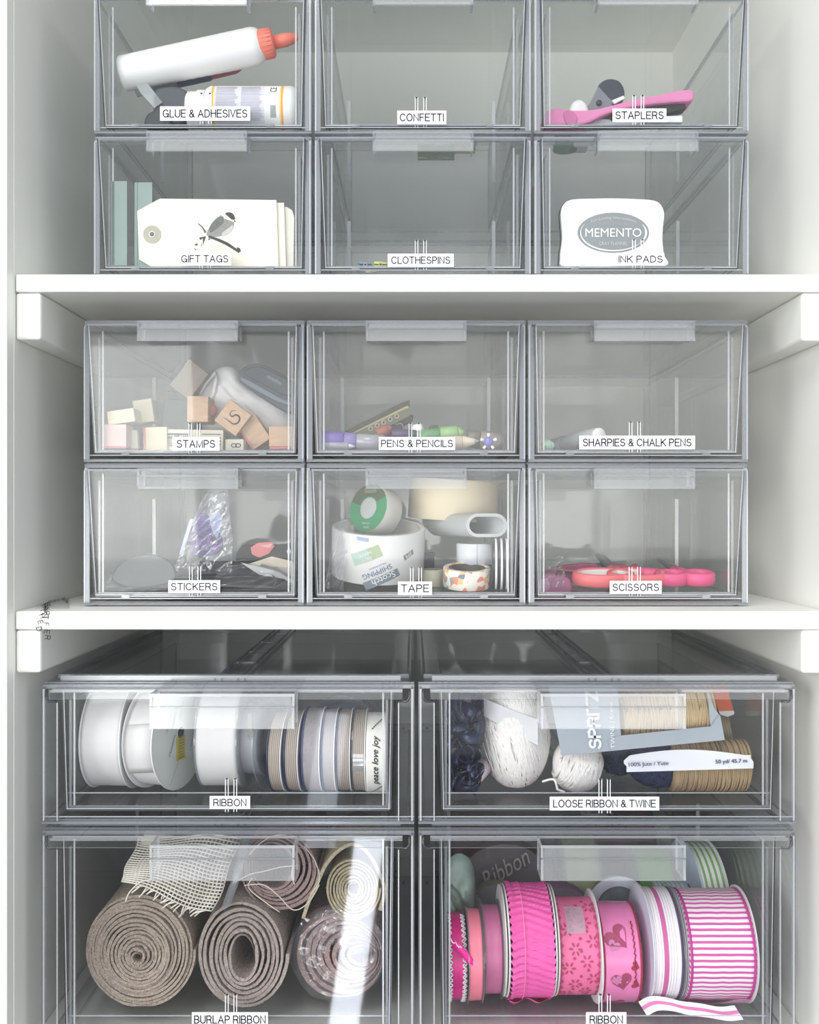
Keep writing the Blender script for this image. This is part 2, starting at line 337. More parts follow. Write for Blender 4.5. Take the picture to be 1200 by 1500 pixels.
# ------------------------------------------------------------------ clear drawer boxes
def storage_box(big, px0, px1, pyt, pyb, Y, L, label, text, rect, foot=0.001, hz=None, CL=CLEAR):
    s = S(Y); W = (px1 - px0) / s / 2; zt, zb = PZ(pyt, Y), PZ(pyb, Y); H = zt - zb; xc = PX((px0 + px1) / 2, Y)
    root = thing('storage_drawer_box', label, 'drawer box', (xc, Y, zb), group='clear drawer boxes')
    t = 0.0024
    h = MB()
    h.box(-W, W, 0.004, L, 0, t, 0, edge=1)
    h.box(-W, W, 0.006, L, H - t, H, 0, edge=1)
    for sx in (-1, 1): h.box(min(sx * W, sx * (W - t)), max(sx * W, sx * (W - t)), 0.002, L, t, H - t, 0, edge=2 if not big else 1)
    h.box(-W + t, W - t, L - t, L, t, H - t, 0, edge=1)
    # front rims
    h.box(-W, W, 0.0, 0.006, 0.0, 0.0016, 1); h.box(-W, W, 0.002, 0.006, H - 0.004, H - 0.0012, 1)
    h.box(-W, W, 0.001, 0.0016, 0.0046, 0.0052, 2)
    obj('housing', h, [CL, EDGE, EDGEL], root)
    if big:
        fl = 0.0118
        for sx in (-1, 1):
            m = MB()
            pts = [(W, t), (W, H - 0.004), (W - 0.0035, H - 0.004), (W - 0.0035, H - 0.0125), (W - 0.005, H - 0.0135), (W - fl, H - 0.0135), (W - fl, t)]
            m.prism([(sx * x, z) for x, z in pts], 0.0, 0.0022, 0, 1)
            m.box(*sorted((sx * (W - 0.001), sx * (W - 0.0022))), -0.0006, 0.0, t, H - 0.004, 2)
            m.box(*sorted((sx * (W - fl), sx * (W - fl + 0.0009))), -0.0006, 0.0, t, H - 0.014, 2)
            obj('side_flange', m, [CL, EDGE, EDGEL], root)
            m = MB()                           # hooked lip that the drawer front hangs in
            m.tube([(sx * (W - 0.0035), 0.0, H - 0.0045), (sx * (W - 0.0035), -0.001, H - 0.010), (sx * (W - 0.0055), -0.001, H - 0.0128), (sx * (W - 0.0105), 0, H - 0.0128)], 0.0009, 6)
            obj('hook_slot', m, DEDGE, root)
        m = MB()                               # raised guide rails on the top, front to back
        for dx in (-0.012, -0.007, 0.005, 0.010): m.box(dx, dx + 0.0012, 0.01, L - 0.01, H, H + 0.0022, 0)
        for k in range(5): m.box(-0.0108, 0.0065, 0.03 + k * 0.065, 0.034 + k * 0.065, H, H + 0.0016, 0)
        obj('top_rail', m, EDGE, root)
        m = MB(); m.box(-W + 0.010, W - 0.010, 0.010, 0.0122, H, H + 0.004, 0); m.box(-W + 0.004, W - 0.004, 0.0225, 0.0240, H, H + 0.003, 0)
        obj('top_ridge', m, EDGE, root)
        for sx in (-1, 1): obj('top_rail', MB().box(*sorted((sx * (W - 0.004), sx * (W - 0.0055))), 0.024, L - 0.01, H, H + 0.003, 0), EDGE, root)
    else:
        for sx in (-1, 1):
            m = MB(); m.box(*sorted((sx * (W - 0.0004), sx * (W - 0.0014))), -0.001, 0.0006, 0.0018, H - 0.006, 0)
            m.box(*sorted((sx * (W - 0.0014), sx * (W - 0.0045))), -0.0004, 0.0004, 0.0018, H - 0.006, 1)
            obj('front_rim', m, [EDGEL, EDGE], root)
        m = MB(); m.box(-W * 0.62, W * 0.66, 0.0005, 0.0018, 0.0062, 0.0070, 0)
        for x in (-W * 0.62, W * 0.62): m.box(x - 0.003, x + 0.003, 0.0, 0.0016, 0.0052, 0.0075, 0)
        obj('base_rail', m, EDGE, root)
    for sx in (-1, 1):
        for yy in (0.006, L - 0.016):
            m = MB().box(sx * W * 0.92 - 0.0015, sx * W * 0.92 + 0.0015, yy, yy + 0.008, -foot, 0.0)
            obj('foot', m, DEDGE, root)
    # ---- drawer
    if big: wt, wb, zt2, zb2, yt, yb = W - 0.0100, W - 0.0178, H - 0.0045, 0.0105, -0.0035, 0.0005
    else:   wt, wb, zt2, zb2, yt, yb = W - 0.0047, W - 0.0075, H - 0.0050, 0.0070, -0.0045, 0.0040
    if big: wt, zt2, yt = W - 0.0160, H - 0.0045, -0.0015
    zt2 -= 0.0
    tt = 0.0022
    y_at = lambda z: yt + (yb - yt) * (zt2 - z) / (zt2 - zb2)
    d = MB()
    d.box(-wb, wb, yb + tt, L - 0.012, zb2, zb2 + tt, 0, edge=1)
    for sx in (-1, 1): 
        d.box(*sorted((sx * (wb - 0.0012), sx * (wb - 0.0012 - 0.0018))), yb + tt, L - 0.012, zb2 + tt, zt2 - 0.008, 0, edge=1)
        d.box(*sorted((sx * (wb - 0.0042), sx * (wb - 0.0054))), yb + tt + 0.0002, yb + tt + 0.0012, zb2 + tt, zt2 - 0.003, 2)
        d.box(*sorted((sx * (wb - 0.008), sx * (wb - 0.0110))), L * 0.45, L * 0.45 + 0.002, zb2 + tt, zt2 - 0.02, 2)
    d.box(-wb + 0.0030, wb - 0.0030, L - 0.012 - tt, L - 0.012, zb2 + tt, zt2 - 0.008, 0, edge=1)
    dr = obj('drawer', d, [CL, EDGE, EDGEL], root)
    f = MB()
    f.hexa([(-wt, yt, zt2), (wt, yt, zt2), (wb, yb, zb2), (-wb, yb, zb2), (-wt, yt + tt, zt2), (wt, yt + tt, zt2), (wb, yb + tt, zb2), (-wb, yb + tt, zb2)], 0, 1)
    e = 0.0011                       # dark seam round the front
    for sx in (-1, 1):
        f.hexa([(sx * (wt + e), yt + .0005, zt2), (sx * wt, yt + .0005, zt2), (sx * wb, yb + .0005, zb2), (sx * (wb + e), yb + .0005, zb2),
                (sx * (wt + e), yt + tt, zt2), (sx * wt, yt + tt, zt2), (sx * wb, yb + tt, zb2), (sx * (wb + e), yb + tt, zb2)], 1, 1)
        f.hexa([(sx * (wt - .0002), yt - .0002, zt2), (sx * (wt - .0008), yt - .0002, zt2), (sx * (wb - .0008), yb - .0002, zb2), (sx * (wb - .0002), yb - .0002, zb2),
                (sx * (wt - .0002), yt, zt2), (sx * (wt - .0008), yt, zt2), (sx * (wb - .0008), yb, zb2), (sx * (wb - .0002), yb, zb2)], 2, 2)
    f.box(-wb, wb, yb, yb + 0.003, zb2 - 0.0012, zb2, 1)
    f.box(-wb, wb, yb - 0.0003, yb, zb2 + 0.0002, zb2 + 0.0008, 2)
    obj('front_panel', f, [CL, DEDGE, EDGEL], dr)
    f = MB()
    if big:
        wf = W - 0.0085; zf = H - 0.0035
        hx, hh, hd = 103 / s, 0.0245, 0.021
        for a, b in ((-wf, -hx), (hx, wf)):
            f = MB().box(a, b, yt - 0.006, yt, zf - 0.0018, zf, 0, edge=2); f.box(a, b, yt - 0.0072, yt - 0.006, zf - 0.0065, zf, 0, edge=2)
            obj('top_flange', f, [CL, EDGE, EDGEL], dr)
        f = MB().box(-wb, wb, yb + .0025, yb + 0.0035, zb2 + 0.0108, zb2 + 0.0113, 2); obj('inner_ridge', f, [CL, EDGE, EDGEL], dr)
    else:
        wf = wt; zf = H - 0.0052
        hx, hh, hd = 72 / s, 0.0150, 0.016
        for a, b in ((-wf, -hx), (hx, wf)):
            f = MB().box(a, b, yt - 0.004, yt, zf - 0.0014, zf, 0, edge=1); f.box(a, b, yt - 0.0005, yt, zf - 0.0052, zf - 0.0014, 0, edge=1)
            obj('top_flange', f, [CL, EDGE, EDGEL], dr)
    f = MB()
    z0, z1 = zf - hh, zf
    f.box(-hx, hx, yt - hd, yt, z1 - 0.002, z1, 0, edge=2 if big else 1)
    fl_ = 0.0025
    f.hexa([(-hx + fl_, yt - hd, z1 - .002), (hx - fl_, yt - hd, z1 - .002), (hx, yt - hd - 0.001, z0), (-hx, yt - hd - 0.001, z0),
            (-hx + fl_, yt - hd + .0018, z1 - .002), (hx - fl_, yt - hd + .0018, z1 - .002), (hx, yt - hd + .001, z0), (-hx, yt - hd + .001, z0)], 3, 2)
    for sx in (-1, 1):
        f.box(*sorted((sx * hx, sx * (hx - 0.0018))), yt - hd, yt, z0 + (0 if big else 0.002), z1 - .002, 0, edge=1 if not big else 2)
    f.box(-hx, hx, yt - hd - .0012, yt - hd, z1 - hh * .36 - .0008, z1 - hh * .36, 1)
    obj('handle', f, [CL, EDGE, EDGEL, clear_mat('clear_plastic_thick', (0.955, 0.96, 0.965), 0.13, (0.92, 0.94, 0.96), 0.05, 0.06)], dr)
    # label strip with its lettering, and the two wire loops it hangs on
    x0, y0, x1, y1 = rect
    cxl = PX((x0 + x1) / 2, Y) - xc; zl0 = PZ(y1, Y) - zb; zl1 = PZ(y0, Y) - zb; hw = (x1 - x0) / s / 2
    yl = y_at((zl0 + zl1) / 2) - 0.0022
    kx = hz if hz is not None else 0.0
    for dx in (-6.2, 6.2):
        f = MB()
        xx = kx / s + dx / s; za, zc = zl0 - 0.0022, zl1 + (0.0105 if not big else 0.0125)
        for q in (-1, 1): f.box(xx + q * .0010 - .00024, xx + q * .0010 + .00024, yl + .0004, yl + .0020, za, zc, 0)
        f.box(xx - .0010, xx + .0010, yl + .0004, yl + .0020, zc - .0006, zc, 1)
        obj('label_clip', f, [mat('clip_lit', '#f3f5f7', 0.3, 0.02, trans=0.15), DEDGE], dr)
    f = MB(); f.box(cxl - hw, cxl + hw, yl, yl + 0.0003, zl0, zl1, 0)
    caps(f, text, 2 * hw * (0.93 if len(text) > 12 else 0.88 if len(text) > 6 else 0.80), (zl1 - zl0) * 0.58, cxl + (0.0006 if text == 'INK PADS' else 0), yl - 0.00015, (zl0 + zl1) / 2)
    lb = obj('label_strip', f, [TAPEW, INK], dr, fixn=False)
    lb['label'] = 'white printed label reading ' + text
    return root
LS = 0.30
COLS1 = [(137.5, 456), (461, 778), (783, 1097)]
COLS2 = [(122.5, 445.5), (449, 770), (774, 1096)]
for (a, b), t, r, hz, lab in zip(COLS1, ('GLUE & ADHESIVES', 'CONFETTI', 'STAPLERS'), ((234, 155, 366, 176), (582, 161, 654, 181), (898, 158, 977, 178)), (4, -3, -4),
    ('clear plastic drawer box of glue bottles, top left', 'almost empty clear plastic drawer box for confetti, top middle', 'clear plastic drawer box with the pink stapler, top right')):
    storage_box(False, a, b, -11.5, 195.5, Y1, LS, lab, t, r, 0.0, hz)
for (a, b), t, r, hz, lab in zip(COLS1, ('GIFT TAGS', 'CLOTHESPINS', 'INK PADS'), ((261, 369, 338, 388), (568, 371, 665, 390), (902, 370, 974, 388)), (3, -3, -4),
    ('clear plastic drawer box of gift tags, on the upper shelf at left', 'clear plastic drawer box for clothespins, on the upper shelf in the middle', 'clear plastic drawer box with the ink pad, on the upper shelf at right')):
    storage_box(False, a, b, 196.5, 404.5, Y1, LS, lab, t, r, PZ(404.5, Y1) - PZ(401.5, 0) - 0.0002, hz)
for (a, b), t, r, hz, lab in zip(COLS2, ('STAMPS', 'PENS & PENCILS', 'SHARPIES & CHALK PENS'), ((252, 640, 321, 660), (555, 640, 667, 659), (849, 638, 1019, 658)), (0, -2, -4),
    ('clear plastic drawer box of wooden stamps, below the upper shelf at left', 'clear plastic drawer box of pens below the upper shelf, in the middle', 'clear plastic drawer box holding one marker, below the upper shelf at right')):
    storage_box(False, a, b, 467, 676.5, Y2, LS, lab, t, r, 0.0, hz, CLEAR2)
for (a, b), t, r, hz, lab in zip(COLS2, ('STICKERS', 'TAPE', 'SCISSORS'), ((246, 850, 322, 869), (583, 852, 633, 872), (894, 851, 970, 870)), (1, 0, -4),
    ('clear plastic drawer box of sticker packets, on the lower shelf at left', 'clear plastic drawer box of tape rolls, on the lower shelf in the middle', 'clear plastic drawer box of pink scissors, on the lower shelf at right')):
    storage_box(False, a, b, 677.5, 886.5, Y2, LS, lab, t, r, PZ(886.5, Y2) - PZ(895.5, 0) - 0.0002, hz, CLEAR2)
BIGX = [(61, 607), (613, 1166)]
for (a, b), t, r, hz, lab in zip(BIGX, ('RIBBON', 'LOOSE RIBBON & TWINE'), ((308, 1165, 367, 1184), (805, 1166, 965, 1186)), (5, -4),
    ('wide clear drawer box of white and tan ribbon spools', 'wide clear drawer box of yarn balls and jute twine')):
    storage_box(True, a, b, 1001, 1207, Y3, 0.335, lab, t, r, 0.0, hz)
for (a, b), t, r, hz, lab in zip(BIGX, ('BURLAP RIBBON', 'RIBBON'), ((282, 1481, 393, 1502), (858, 1481, 917, 1502)), (5, -4),
    ('wide deep clear drawer box of burlap rolls, bottom left', 'wide deep clear drawer box of pink ribbon spools, bottom right')):
    storage_box(True, a, b, 1216, 1535, Y3, 0.335, lab, t, r, 0.0, hz)

# ------------------------------------------------------------------ helpers for the contents
F1A, F1B, F2A, F2B = (PZ(195.5, Y1) + .0094, PZ(404.5, Y1) + .0094, PZ(676.5, Y2) + .0094, PZ(886.5, Y2) + .0094)
F3, F4 = PZ(1207, Y3) + .0129, PZ(1535, Y3) + .0129
def smooth(pts, n=5, closed=True):
    out = []; k = len(pts)
    for i in range(k if closed else k - 1):
        g = lambda j: pts[j % k] if closed else pts[max(0, min(k - 1, j))]
        p0, p1, p2, p3 = g(i - 1), g(i), g(i + 1), g(i + 2)
        for q in range(n):
            t = q / n
            out.append(tuple(0.5 * ((2 * b) + (-a + c) * t + (2 * a - 5 * b + 4 * c - d) * t * t + (-a + 3 * b - 3 * c + d) * t ** 3) for a, b, c, d in zip(p0, p1, p2, p3)))
    if not closed: out.append(tuple(pts[-1]))
    return out
class TH:
    """a thing whose parts are given in picture units at a real depth Y"""
    def __init__(s, name, label, cat, px, py, Y, group=None, z=None):
        s.o = Vector((PX(px, Y), Y, z if z is not None else PZ(py, Y)))
        s.e = thing(name, label, cat, s.o, group=group)
    def l(s, px, py, Y): return Vector((PX(px, Y), Y, PZ(py, Y))) - s.o
    def pts(s, pts, Y): return [(PX(a, Y) - s.o.x, PZ(b, Y) - s.o.z) for a, b in pts]
    def poly(s, name, pts, Y, th, m, bevel=0.0, parent=None, sm=False, edge=None):
        mb = MB().prism(s.pts(pts, Y), Y - s.o.y, Y - s.o.y + th, 0, edge, sm=sm)
        return obj(name, mb, m, parent or s.e, bevel=bevel)
    def part(s, name, mb, m, parent=None, bevel=0.0, **k): return obj(name, mb, m, parent or s.e, bevel=bevel, **k)
def axM(p0, d):
    """matrix sending +X to direction d, at p0"""
    d = Vector(d).normalized(); r = Vector((1, 0, 0)).rotation_difference(d).to_matrix().to_4x4()
    return Matrix.Translation(p0) @ r
def ell(cx, cy, a, b, n=28, rot=0): 
    c, s_ = math.cos(rot), math.sin(rot)
    return [(cx + a * math.cos(2 * PI * i / n) * c - b * math.sin(2 * PI * i / n) * s_, cy + a * math.cos(2 * PI * i / n) * s_ + b * math.sin(2 * PI * i / n) * c) for i in range(n)]
def rectp(x0, y0, x1, y1): return [(x0, y0), (x1, y0), (x1, y1), (x0, y1)]
PLW = mat('white_plastic', '#f1f1f0', 0.35, 0.015)
CORAL = mat('coral_plastic', '#f4806c', 0.35, 0.04)
SLATE = mat('slate_plastic', '#3b414b', 0.4, 0.08)
NAVY = mat('navy_plastic', '#27335a', 0.35, 0.12)
PAPER = mat('white_paper', '#eef0ef', 0.7, 0.02)
CREAM = mat('cream_card', '#f3f0df', 0.8, 0.015, 200, 0.1, 900)
GREYT = mat('grey_print', '#8f9496', 0.7, 0.08)
WOOD = mat('maple_wood', '#c6a88a', 0.6, 0.0, 90, 0.15, 400, stretch=(1, 1, 9), col2='#b3927a')
WOODG = mat('aged_wood', '#8f8577', 0.6, 0.0, 90, 0.15, 400, stretch=(9, 1, 1), col2='#7b7165')
RUB = mat('pink_rubber', '#c9737a', 0.7, 0.08)
FOAMG = mat('grey_foam', '#4a4a50', 0.8, 0.1)

# ------------------------------------------------------------------ glue drawer
Y = Y1 + 0.024
t = TH('glue_bottle', 'white glue bottle with a coral nozzle cap lying tilted over the other bottle', 'glue bottle', 190, 106, Y)
d = t.l(440, 54, Y) - t.l(190, 106, Y); L = d.length; q = 1 / S(Y)
M = axM((0, 0, 0), d) @ Matrix.Diagonal((.938, 1, 1, 1))
pr = [(-14 * q, 8 * q), (-15 * q, 20 * q), (-11 * q, 25 * q)] + [((-11 + 211 * k / 30) * q, (25 + 2.2 * (k / 30) + (0.35 if k % 2 else 0)) * q) for k in range(1, 31)] + [(206 * q, 25 * q), (212 * q, 21 * q), (216 * q, 14 * q)]
t.part('bottle_body', MB().lathe([(-15 * q, 0)] + pr, 36, 0, M, sq=(0.85, 1)), PLW)
cap = t.part('cap', MB().lathe([(205 * q, 0), (205 * q, 19 * q), (208 * q, 21 * q), (228 * q, 20 * q), (230 * q, 17 * q), (231 * q, 9 * q), (231 * q, 0)], 28, 0, M), CORAL, bevel=0.0003)
m = MB()
for k in range(22):
    a = 2 * PI * k / 22; m.tube([M @ Vector((208 * q, math.cos(a) * 20.6 * q, math.sin(a) * 20.6 * q)), M @ Vector((227 * q, math.cos(a) * 20.2 * q, math.sin(a) * 20.2 * q))], 0.0004, 5)
t.part('cap_ridge', m, CORAL, cap)
t.part('nozzle', MB().lathe([(229 * q, 0), (229 * q, 9.5 * q), (250 * q, 9.5 * q), (262 * q, 7 * q), (270 * q, 2.6 * q), (271 * q, 0)], 24, 0, M), CORAL, cap)
Yb = Y1 + 0.034; zc = F1A + 0.0200
t = TH('adhesive_bottle', 'squat white bottle with an orange-edged paper label lying behind the printed strip', 'glue bottle', 360, 150, Yb, z=zc)
q = 1 / S(Yb); xo = lambda px: PX(px, Yb) - t.o.x
t.part('bottle_body', MB().lathe([(xo(303), 0), (xo(303), 27 * q), (xo(306), 33 * q), (xo(312), 36 * q), (xo(428), 36 * q), (xo(436), 33 * q), (xo(439), 26 * q), (xo(439), 0)], 40), PLW)
t.part('cap', MB().lathe([(xo(276), 0), (xo(276), 26 * q), (xo(278), 29 * q), (xo(291), 29 * q), (xo(292), 31 * q), (xo(303), 31 * q), (xo(304), 0)], 36), PLW, bevel=0.0003)
def cyl(r, cxx=0.0, a0=0.0): return lambda u, v: (cxx + u, -r * math.cos(v / r + a0), r * math.sin(v / r + a0))
def cyl_patch(mb, r, x0, x1, a_lo, a_hi, mi=0, n=10, th=0.0002):
    o = []
    for k in range(n + 1):
        a = a_lo + (a_hi - a_lo) * k / n
        for x in (x0, x1): o.append((x, -r * math.cos(a), r * math.sin(a)))
    mb.add(o, [(2 * k, 2 * k + 1, 2 * k + 3, 2 * k + 2) for k in range(n)], mi, True)
m = MB(); R_ = 36.3 * q
cyl_patch(m, R_, xo(316), xo(419), -1.1, 0.95, 1); cyl_patch(m, R_ + .0001, xo(319), xo(416), -1.1, 0.90, 2); cyl_patch(m, R_ + .0002, xo(321), xo(414), -1.1, 0.87, 0); cyl_patch(m, R_ + .0003, xo(321), xo(392), -1.1, 0.84, 3)
for k in range(26):
    for j in range(2):
        a = 0.78 - 1.5 * k / 26; x = xo(323 + j * 36); wd = random.uniform(26, 32) * q
        cyl_patch(m, R_ + .0004, x, x + wd, a, a + 0.022, 4, 1)
put_text(m, 'CE', 0.0060, 0.0050, lambda u, v: (xo(405) - v, -(R_ + .0004) * math.cos(.60 + u / R_), (R_ + .0004) * math.sin(.60 + u / R_)), 5)
for k in range(9): cyl_patch(m, R_ + .0004, xo(401), xo(409), -0.15 - k * 0.05, -0.13 - k * 0.05, 5, 1)
t.part('paper_label', m, [PAPER, mat('orange_print', '#f0a23c', 0.5), mat('yellow_print', '#f2dc8a', 0.5), mat('lilac_print', '#d9dae2', 0.5), mat('text_grey', '#a5a6b4', 0.6), INK], fixn=False)
t = TH('glue_pen', 'slim navy glue pen with a red tip under the tilted glue bottle', 'glue pen', 250, 125, Y1 + 0.05)
a0, a1 = t.l(205, 126, Y1 + .05), t.l(352, 95, Y1 + .05); M = axM(a0, a1 - a0); L = (a1 - a0).length
t.part('barrel', MB().lathe([(0, 0), (0, .006), (.004, .0075), (L * .68, .0072), (L * .7, .0066), (L * .7, 0)], 20, 0, M), NAVY)
t.part('tip', MB().lathe([(L * .7, 0), (L * .7, .0064), (L * .95, .0058), (L, .004), (L, 0)], 20, 0, M), mat('red_plastic', '#c9525a', 0.4))
t.part('clear_cap', MB().lathe([(-.004, 0), (-.004, .0078), (.030, .0080), (.030, .0077)], 20, 0, M), FROST)
t = TH('adhesive_roller', 'dark slate adhesive roller of two round lobes left of the squat white bottle', 'tape roller', 250, 178, Y1 + .022, z=F1A)
Yr = Y1 + .022
t.poly('roller_body', smooth([(222, 142), (228, 130), (245, 126), (262, 127), (274, 134), (278, 150), (276, 170), (268, 181), (240, 183), (226, 176), (224, 160)], 4), Yr, .018, SLATE, .002, sm=True)
t.poly('roller_cover', smooth([(212, 184), (212, 172), (220, 163), (234, 160), (246, 166), (250, 176), (250, 186), (230, 188)], 4), Yr - .004, .012, mat('dark_plastic', '#2f343c', 0.35), .002, sm=True)
t.poly('clear_cutter', [(198, 122), (216, 122), (238, 150), (226, 158), (206, 136)], Yr - .002, .002, FROST)

# ------------------------------------------------------------------ confetti, staplers
for (x0, x1, yb, Yc, col, lab) in ((612, 668, 186, Y1 + .05, '#8db07e', 'small green confetti packet lying flat behind the confetti label'), (668, 700, 188, Y1 + .035, '#d8cf8e', 'pale yellow confetti packet beside the green one')):
    t = TH('confetti_packet', lab, 'packet', (x0 + x1) / 2, yb, Yc, z=F1A, group='confetti packets')
    hw = (x1 - x0) / 2 / S(Yc)
    t.part('pouch', MB().grid(lambda u, v: ((u - .5) * 2 * hw, v * .03, .0010 + .0035 * math.sin(PI * u) * math.sin(PI * v) + .0006 * math.sin(9 * u + 7 * v)), 14, 10), mat('packet_' + col[1:], col, 0.6, 0.25, 300))
    t.part('seal', MB().box(-hw, hw, .030, .034, .0004, .0010), mat('packet_' + col[1:], col, 0.6), bevel=.0001)
Ys = Y1 + .028
t = TH('stapler', 'long pink stapler lying on its side', 'stapler', 900, 165, Ys, z=F1A)
PINKS = mat('pink_enamel', '#dd86b4', 0.4, 0.04)
t.poly('top_arm', smooth([(796, 180), (797, 168), (806, 160), (820, 158), (838, 161), (870, 160), (896, 154), (925, 146), (962, 139), (996, 132), (1014, 131), (1017, 138), (1014, 147), (990, 149), (950, 153), (915, 159), (886, 168), (866, 178), (850, 182), (812, 183)], 3), Ys, .022, PINKS, .0015, sm=True)
t.poly('magazine', [(892, 172), (930, 160), (968, 154), (1004, 152), (1006, 158), (980, 166), (930, 168), (898, 176)], Ys + .004, .012, mat('black_metal', '#2a2a2c', 0.4), .0006)
t.poly('base', [(858, 182), (880, 174), (910, 174), (1000, 168), (1000, 180), (870, 184)], Ys + .006, .012, mat('grey_metal', '#b9bcc2', 0.35, metal=0.3), .0006)
t.poly('base_pad', rectp(940, 170, 1000, 179), Ys + .0035, .002, PLW, .0003)
t.poly('hinge', smooth([(826, 164), (838, 162), (846, 172), (842, 182), (830, 181)], 4), Ys - .001, .004, mat('pink_enamel_dark', '#c86f9f', 0.4), .0005, sm=True)
Yt = Y1 + .060
t = TH('staple_remover', 'black and grey staple remover with a round end standing behind the pink stapler', 'staple remover', 890, 150, Yt, z=F1A)
t.poly('round_jaw', smooth([(877, 128), (884, 118), (896, 115), (908, 119), (915, 131), (914, 146), (905, 152), (893, 147)], 4), Yt, .016, SLATE, .0012, sm=True)
t.poly('grip_plate', [(861, 156), (877, 126), (899, 150), (893, 166), (866, 186)], Yt - .001, .012, mat('mid_grey_plastic', '#82868c', 0.4), .0008)
t.part('pivot', MB().lathe([(0, 0), (0, .0022), (.002, .0022), (.002, 0)], 14, 0, axM(t.l(878, 150, Yt - .0028), (0, 1, 0))), SLATE)
t.part('spring_tooth', MB().prism(t.pts([(895, 150), (912, 143), (914, 147), (899, 155)], Yt), -.004, -.002), PLW)
t = TH('correction_tape', 'small round white roller behind the left end of the pink stapler', 'correction tape', 850, 165, Y1 + .052, z=F1A)
t.part('case', MB().lathe([(0, 0), (0, .006), (.001, .009), (.003, .0105), (.012, .0105), (.014, .009), (.015, 0)], 24, 0, axM(t.l(849, 163, Y1 + .052), (0, 1, 0)), sq=(.75, 1)), PLW)
t.part('foot', MB().box(-.007, .007, 0, .015, 0, .010), PLW, bevel=.001)
t = TH('green_spool', 'small green thread spool tucked behind the left end of the pink stapler', 'spool', 828, 160, Y1 + .060, z=F1A)
t.part('dome', MB().lathe([(0, .0085), (.012, .0085), (.016, .007), (.018, .003), (.0183, 0)], 20, 0, axM((0, 0, .004), (0, 0, 1))), mat('green_plastic', '#3f8e68', 0.4))
t.part('rim', MB().lathe([(0, .0), (0, .0098), (.004, .0098), (.004, 0)], 20, 0, axM((0, 0, 0), (0, 0, 1))), mat('green_plastic', '#3f8e68', 0.4))

# ------------------------------------------------------------------ gift tags
TAGO = [(201, 309), (234, 291), (405, 293), (408, 391), (222, 391), (204, 380)]
for k, (dx, dy, sx, lab) in enumerate(((0, 0, 0, 'cream gift tag printed with a small bird on a branch, in front'), (11, 4, 0, 'plain cream gift tag showing just right of the bird tag'), (25, 10, 1, 'rearmost cream gift tag with clipped corners, at the right end of the tags'))):
    Yg = Y1 + 0.012 + k * .0022
    t = TH('gift_tag', lab, 'gift tag', 300, 391, Yg, group='cream gift tags', z=F1B)
    pts = [(x + dx, y + (dy if y < 380 else 0)) for x, y in TAGO]
    if sx: pts = [(230, 303), (420, 303), (428, 308), (431, 318), (430, 391), (232, 391)]
    card = t.poly('card', pts, Yg, .0007, CREAM if k < 2 else mat('cream_card_grey', '#e4e2d6', 0.8))
    if k == 0:
        m = MB(); c = t.l(223, 343.5, Yg); q = 1 / S(Yg)
        m.lathe([(-.0004, 3.6 * q), (-.0004, 13.2 * q), (0, 13.2 * q), (0, 3.6 * q)], 32, 0, axM(c, (0, 1, 0)), closed=True, sm=False)
        t.part('hole_reinforcement', m, mat('kraft_grey', '#b7b5a6', 0.8), card)
        t.part('hole', MB().lathe([(-.0006, 0), (-.0006, 3.6 * q), (-.0003, 3.6 * q), (-.0003, 0)], 20, 0, axM(c, (0, 1, 0))), mat('hole_grey', '#7c7b6c', 0.9), card)
        t.part('hole_rim', MB().lathe([(-.0008, 3.4 * q), (-.0008, 4.6 * q), (-.0004, 4.6 * q), (-.0004, 3.4 * q)], 24, 0, axM(c, (0, 1, 0)), closed=True), PLW, card)
        m = MB(); yy = -.00025
        def pr_(pts, mi, dy=0.0): 
            pp = t.pts(pts, Yg); o = [(a, yy - dy, b) for a, b in pp]; m.add(o, [tuple(range(len(o)))], mi)
        pr_(smooth([(303, 342), (309, 329), (318, 319), (328, 314), (338, 316), (343, 326), (340, 337), (330, 344), (316, 347), (306, 347)], 4), 1)   # body
        pr_(smooth([(326, 341), (334, 335), (341, 330), (340, 338), (331, 344.5), (326, 345)], 4), 4, .00004)
        pr_(smooth([(309, 330), (318, 320), (327, 317), (327, 327), (318, 335), (308, 341)], 4), 2, .00006)  # wing
        pr_(smooth([(324, 318), (329, 312), (337, 311), (344, 318), (343, 325), (334, 322)], 4), 0, .00005)  # cheek
        pr_(smooth([(330, 313), (336, 311), (342, 314), (344.5, 321), (340, 322), (335, 318)], 4), 3, .00008)  # cap
        pr_([(343, 322), (346, 325), (343, 325)], 3, .00008)
        pr_([(302, 346), (297, 360), (292, 361), (292, 348)], 3, .00004); pr_([(297, 349), (294, 362), (291, 352)], 0, .00007); pr_([(284, 359), (290, 356), (289, 360)], 3)
        pr_([(283, 362), (288, 366), (287, 367)], 3)
        pr_([(306, 345), (322, 350), (335, 356), (346, 364), (352, 368), (350, 371), (344, 367), (331, 359), (318, 353), (305, 348)], 3, .00002)
        pr_([(303, 340), (297, 332), (291, 327), (290, 328), (296, 334), (300, 342)], 2); pr_([(347, 362), (352, 364), (353, 369), (347, 368)], 3, .00003)
        t.part('bird_print', m, [CREAM, mat('bird_grey_light', '#8f918c', 0.8, 0.15, 900), mat('bird_grey', '#6d6f69', 0.8, 0.25, 900), mat('bird_dark', '#41423c', 0.8, 0.3, 900), mat('bird_belly', '#c3c3bc', 0.8, 0.1, 900)], card, fixn=False)
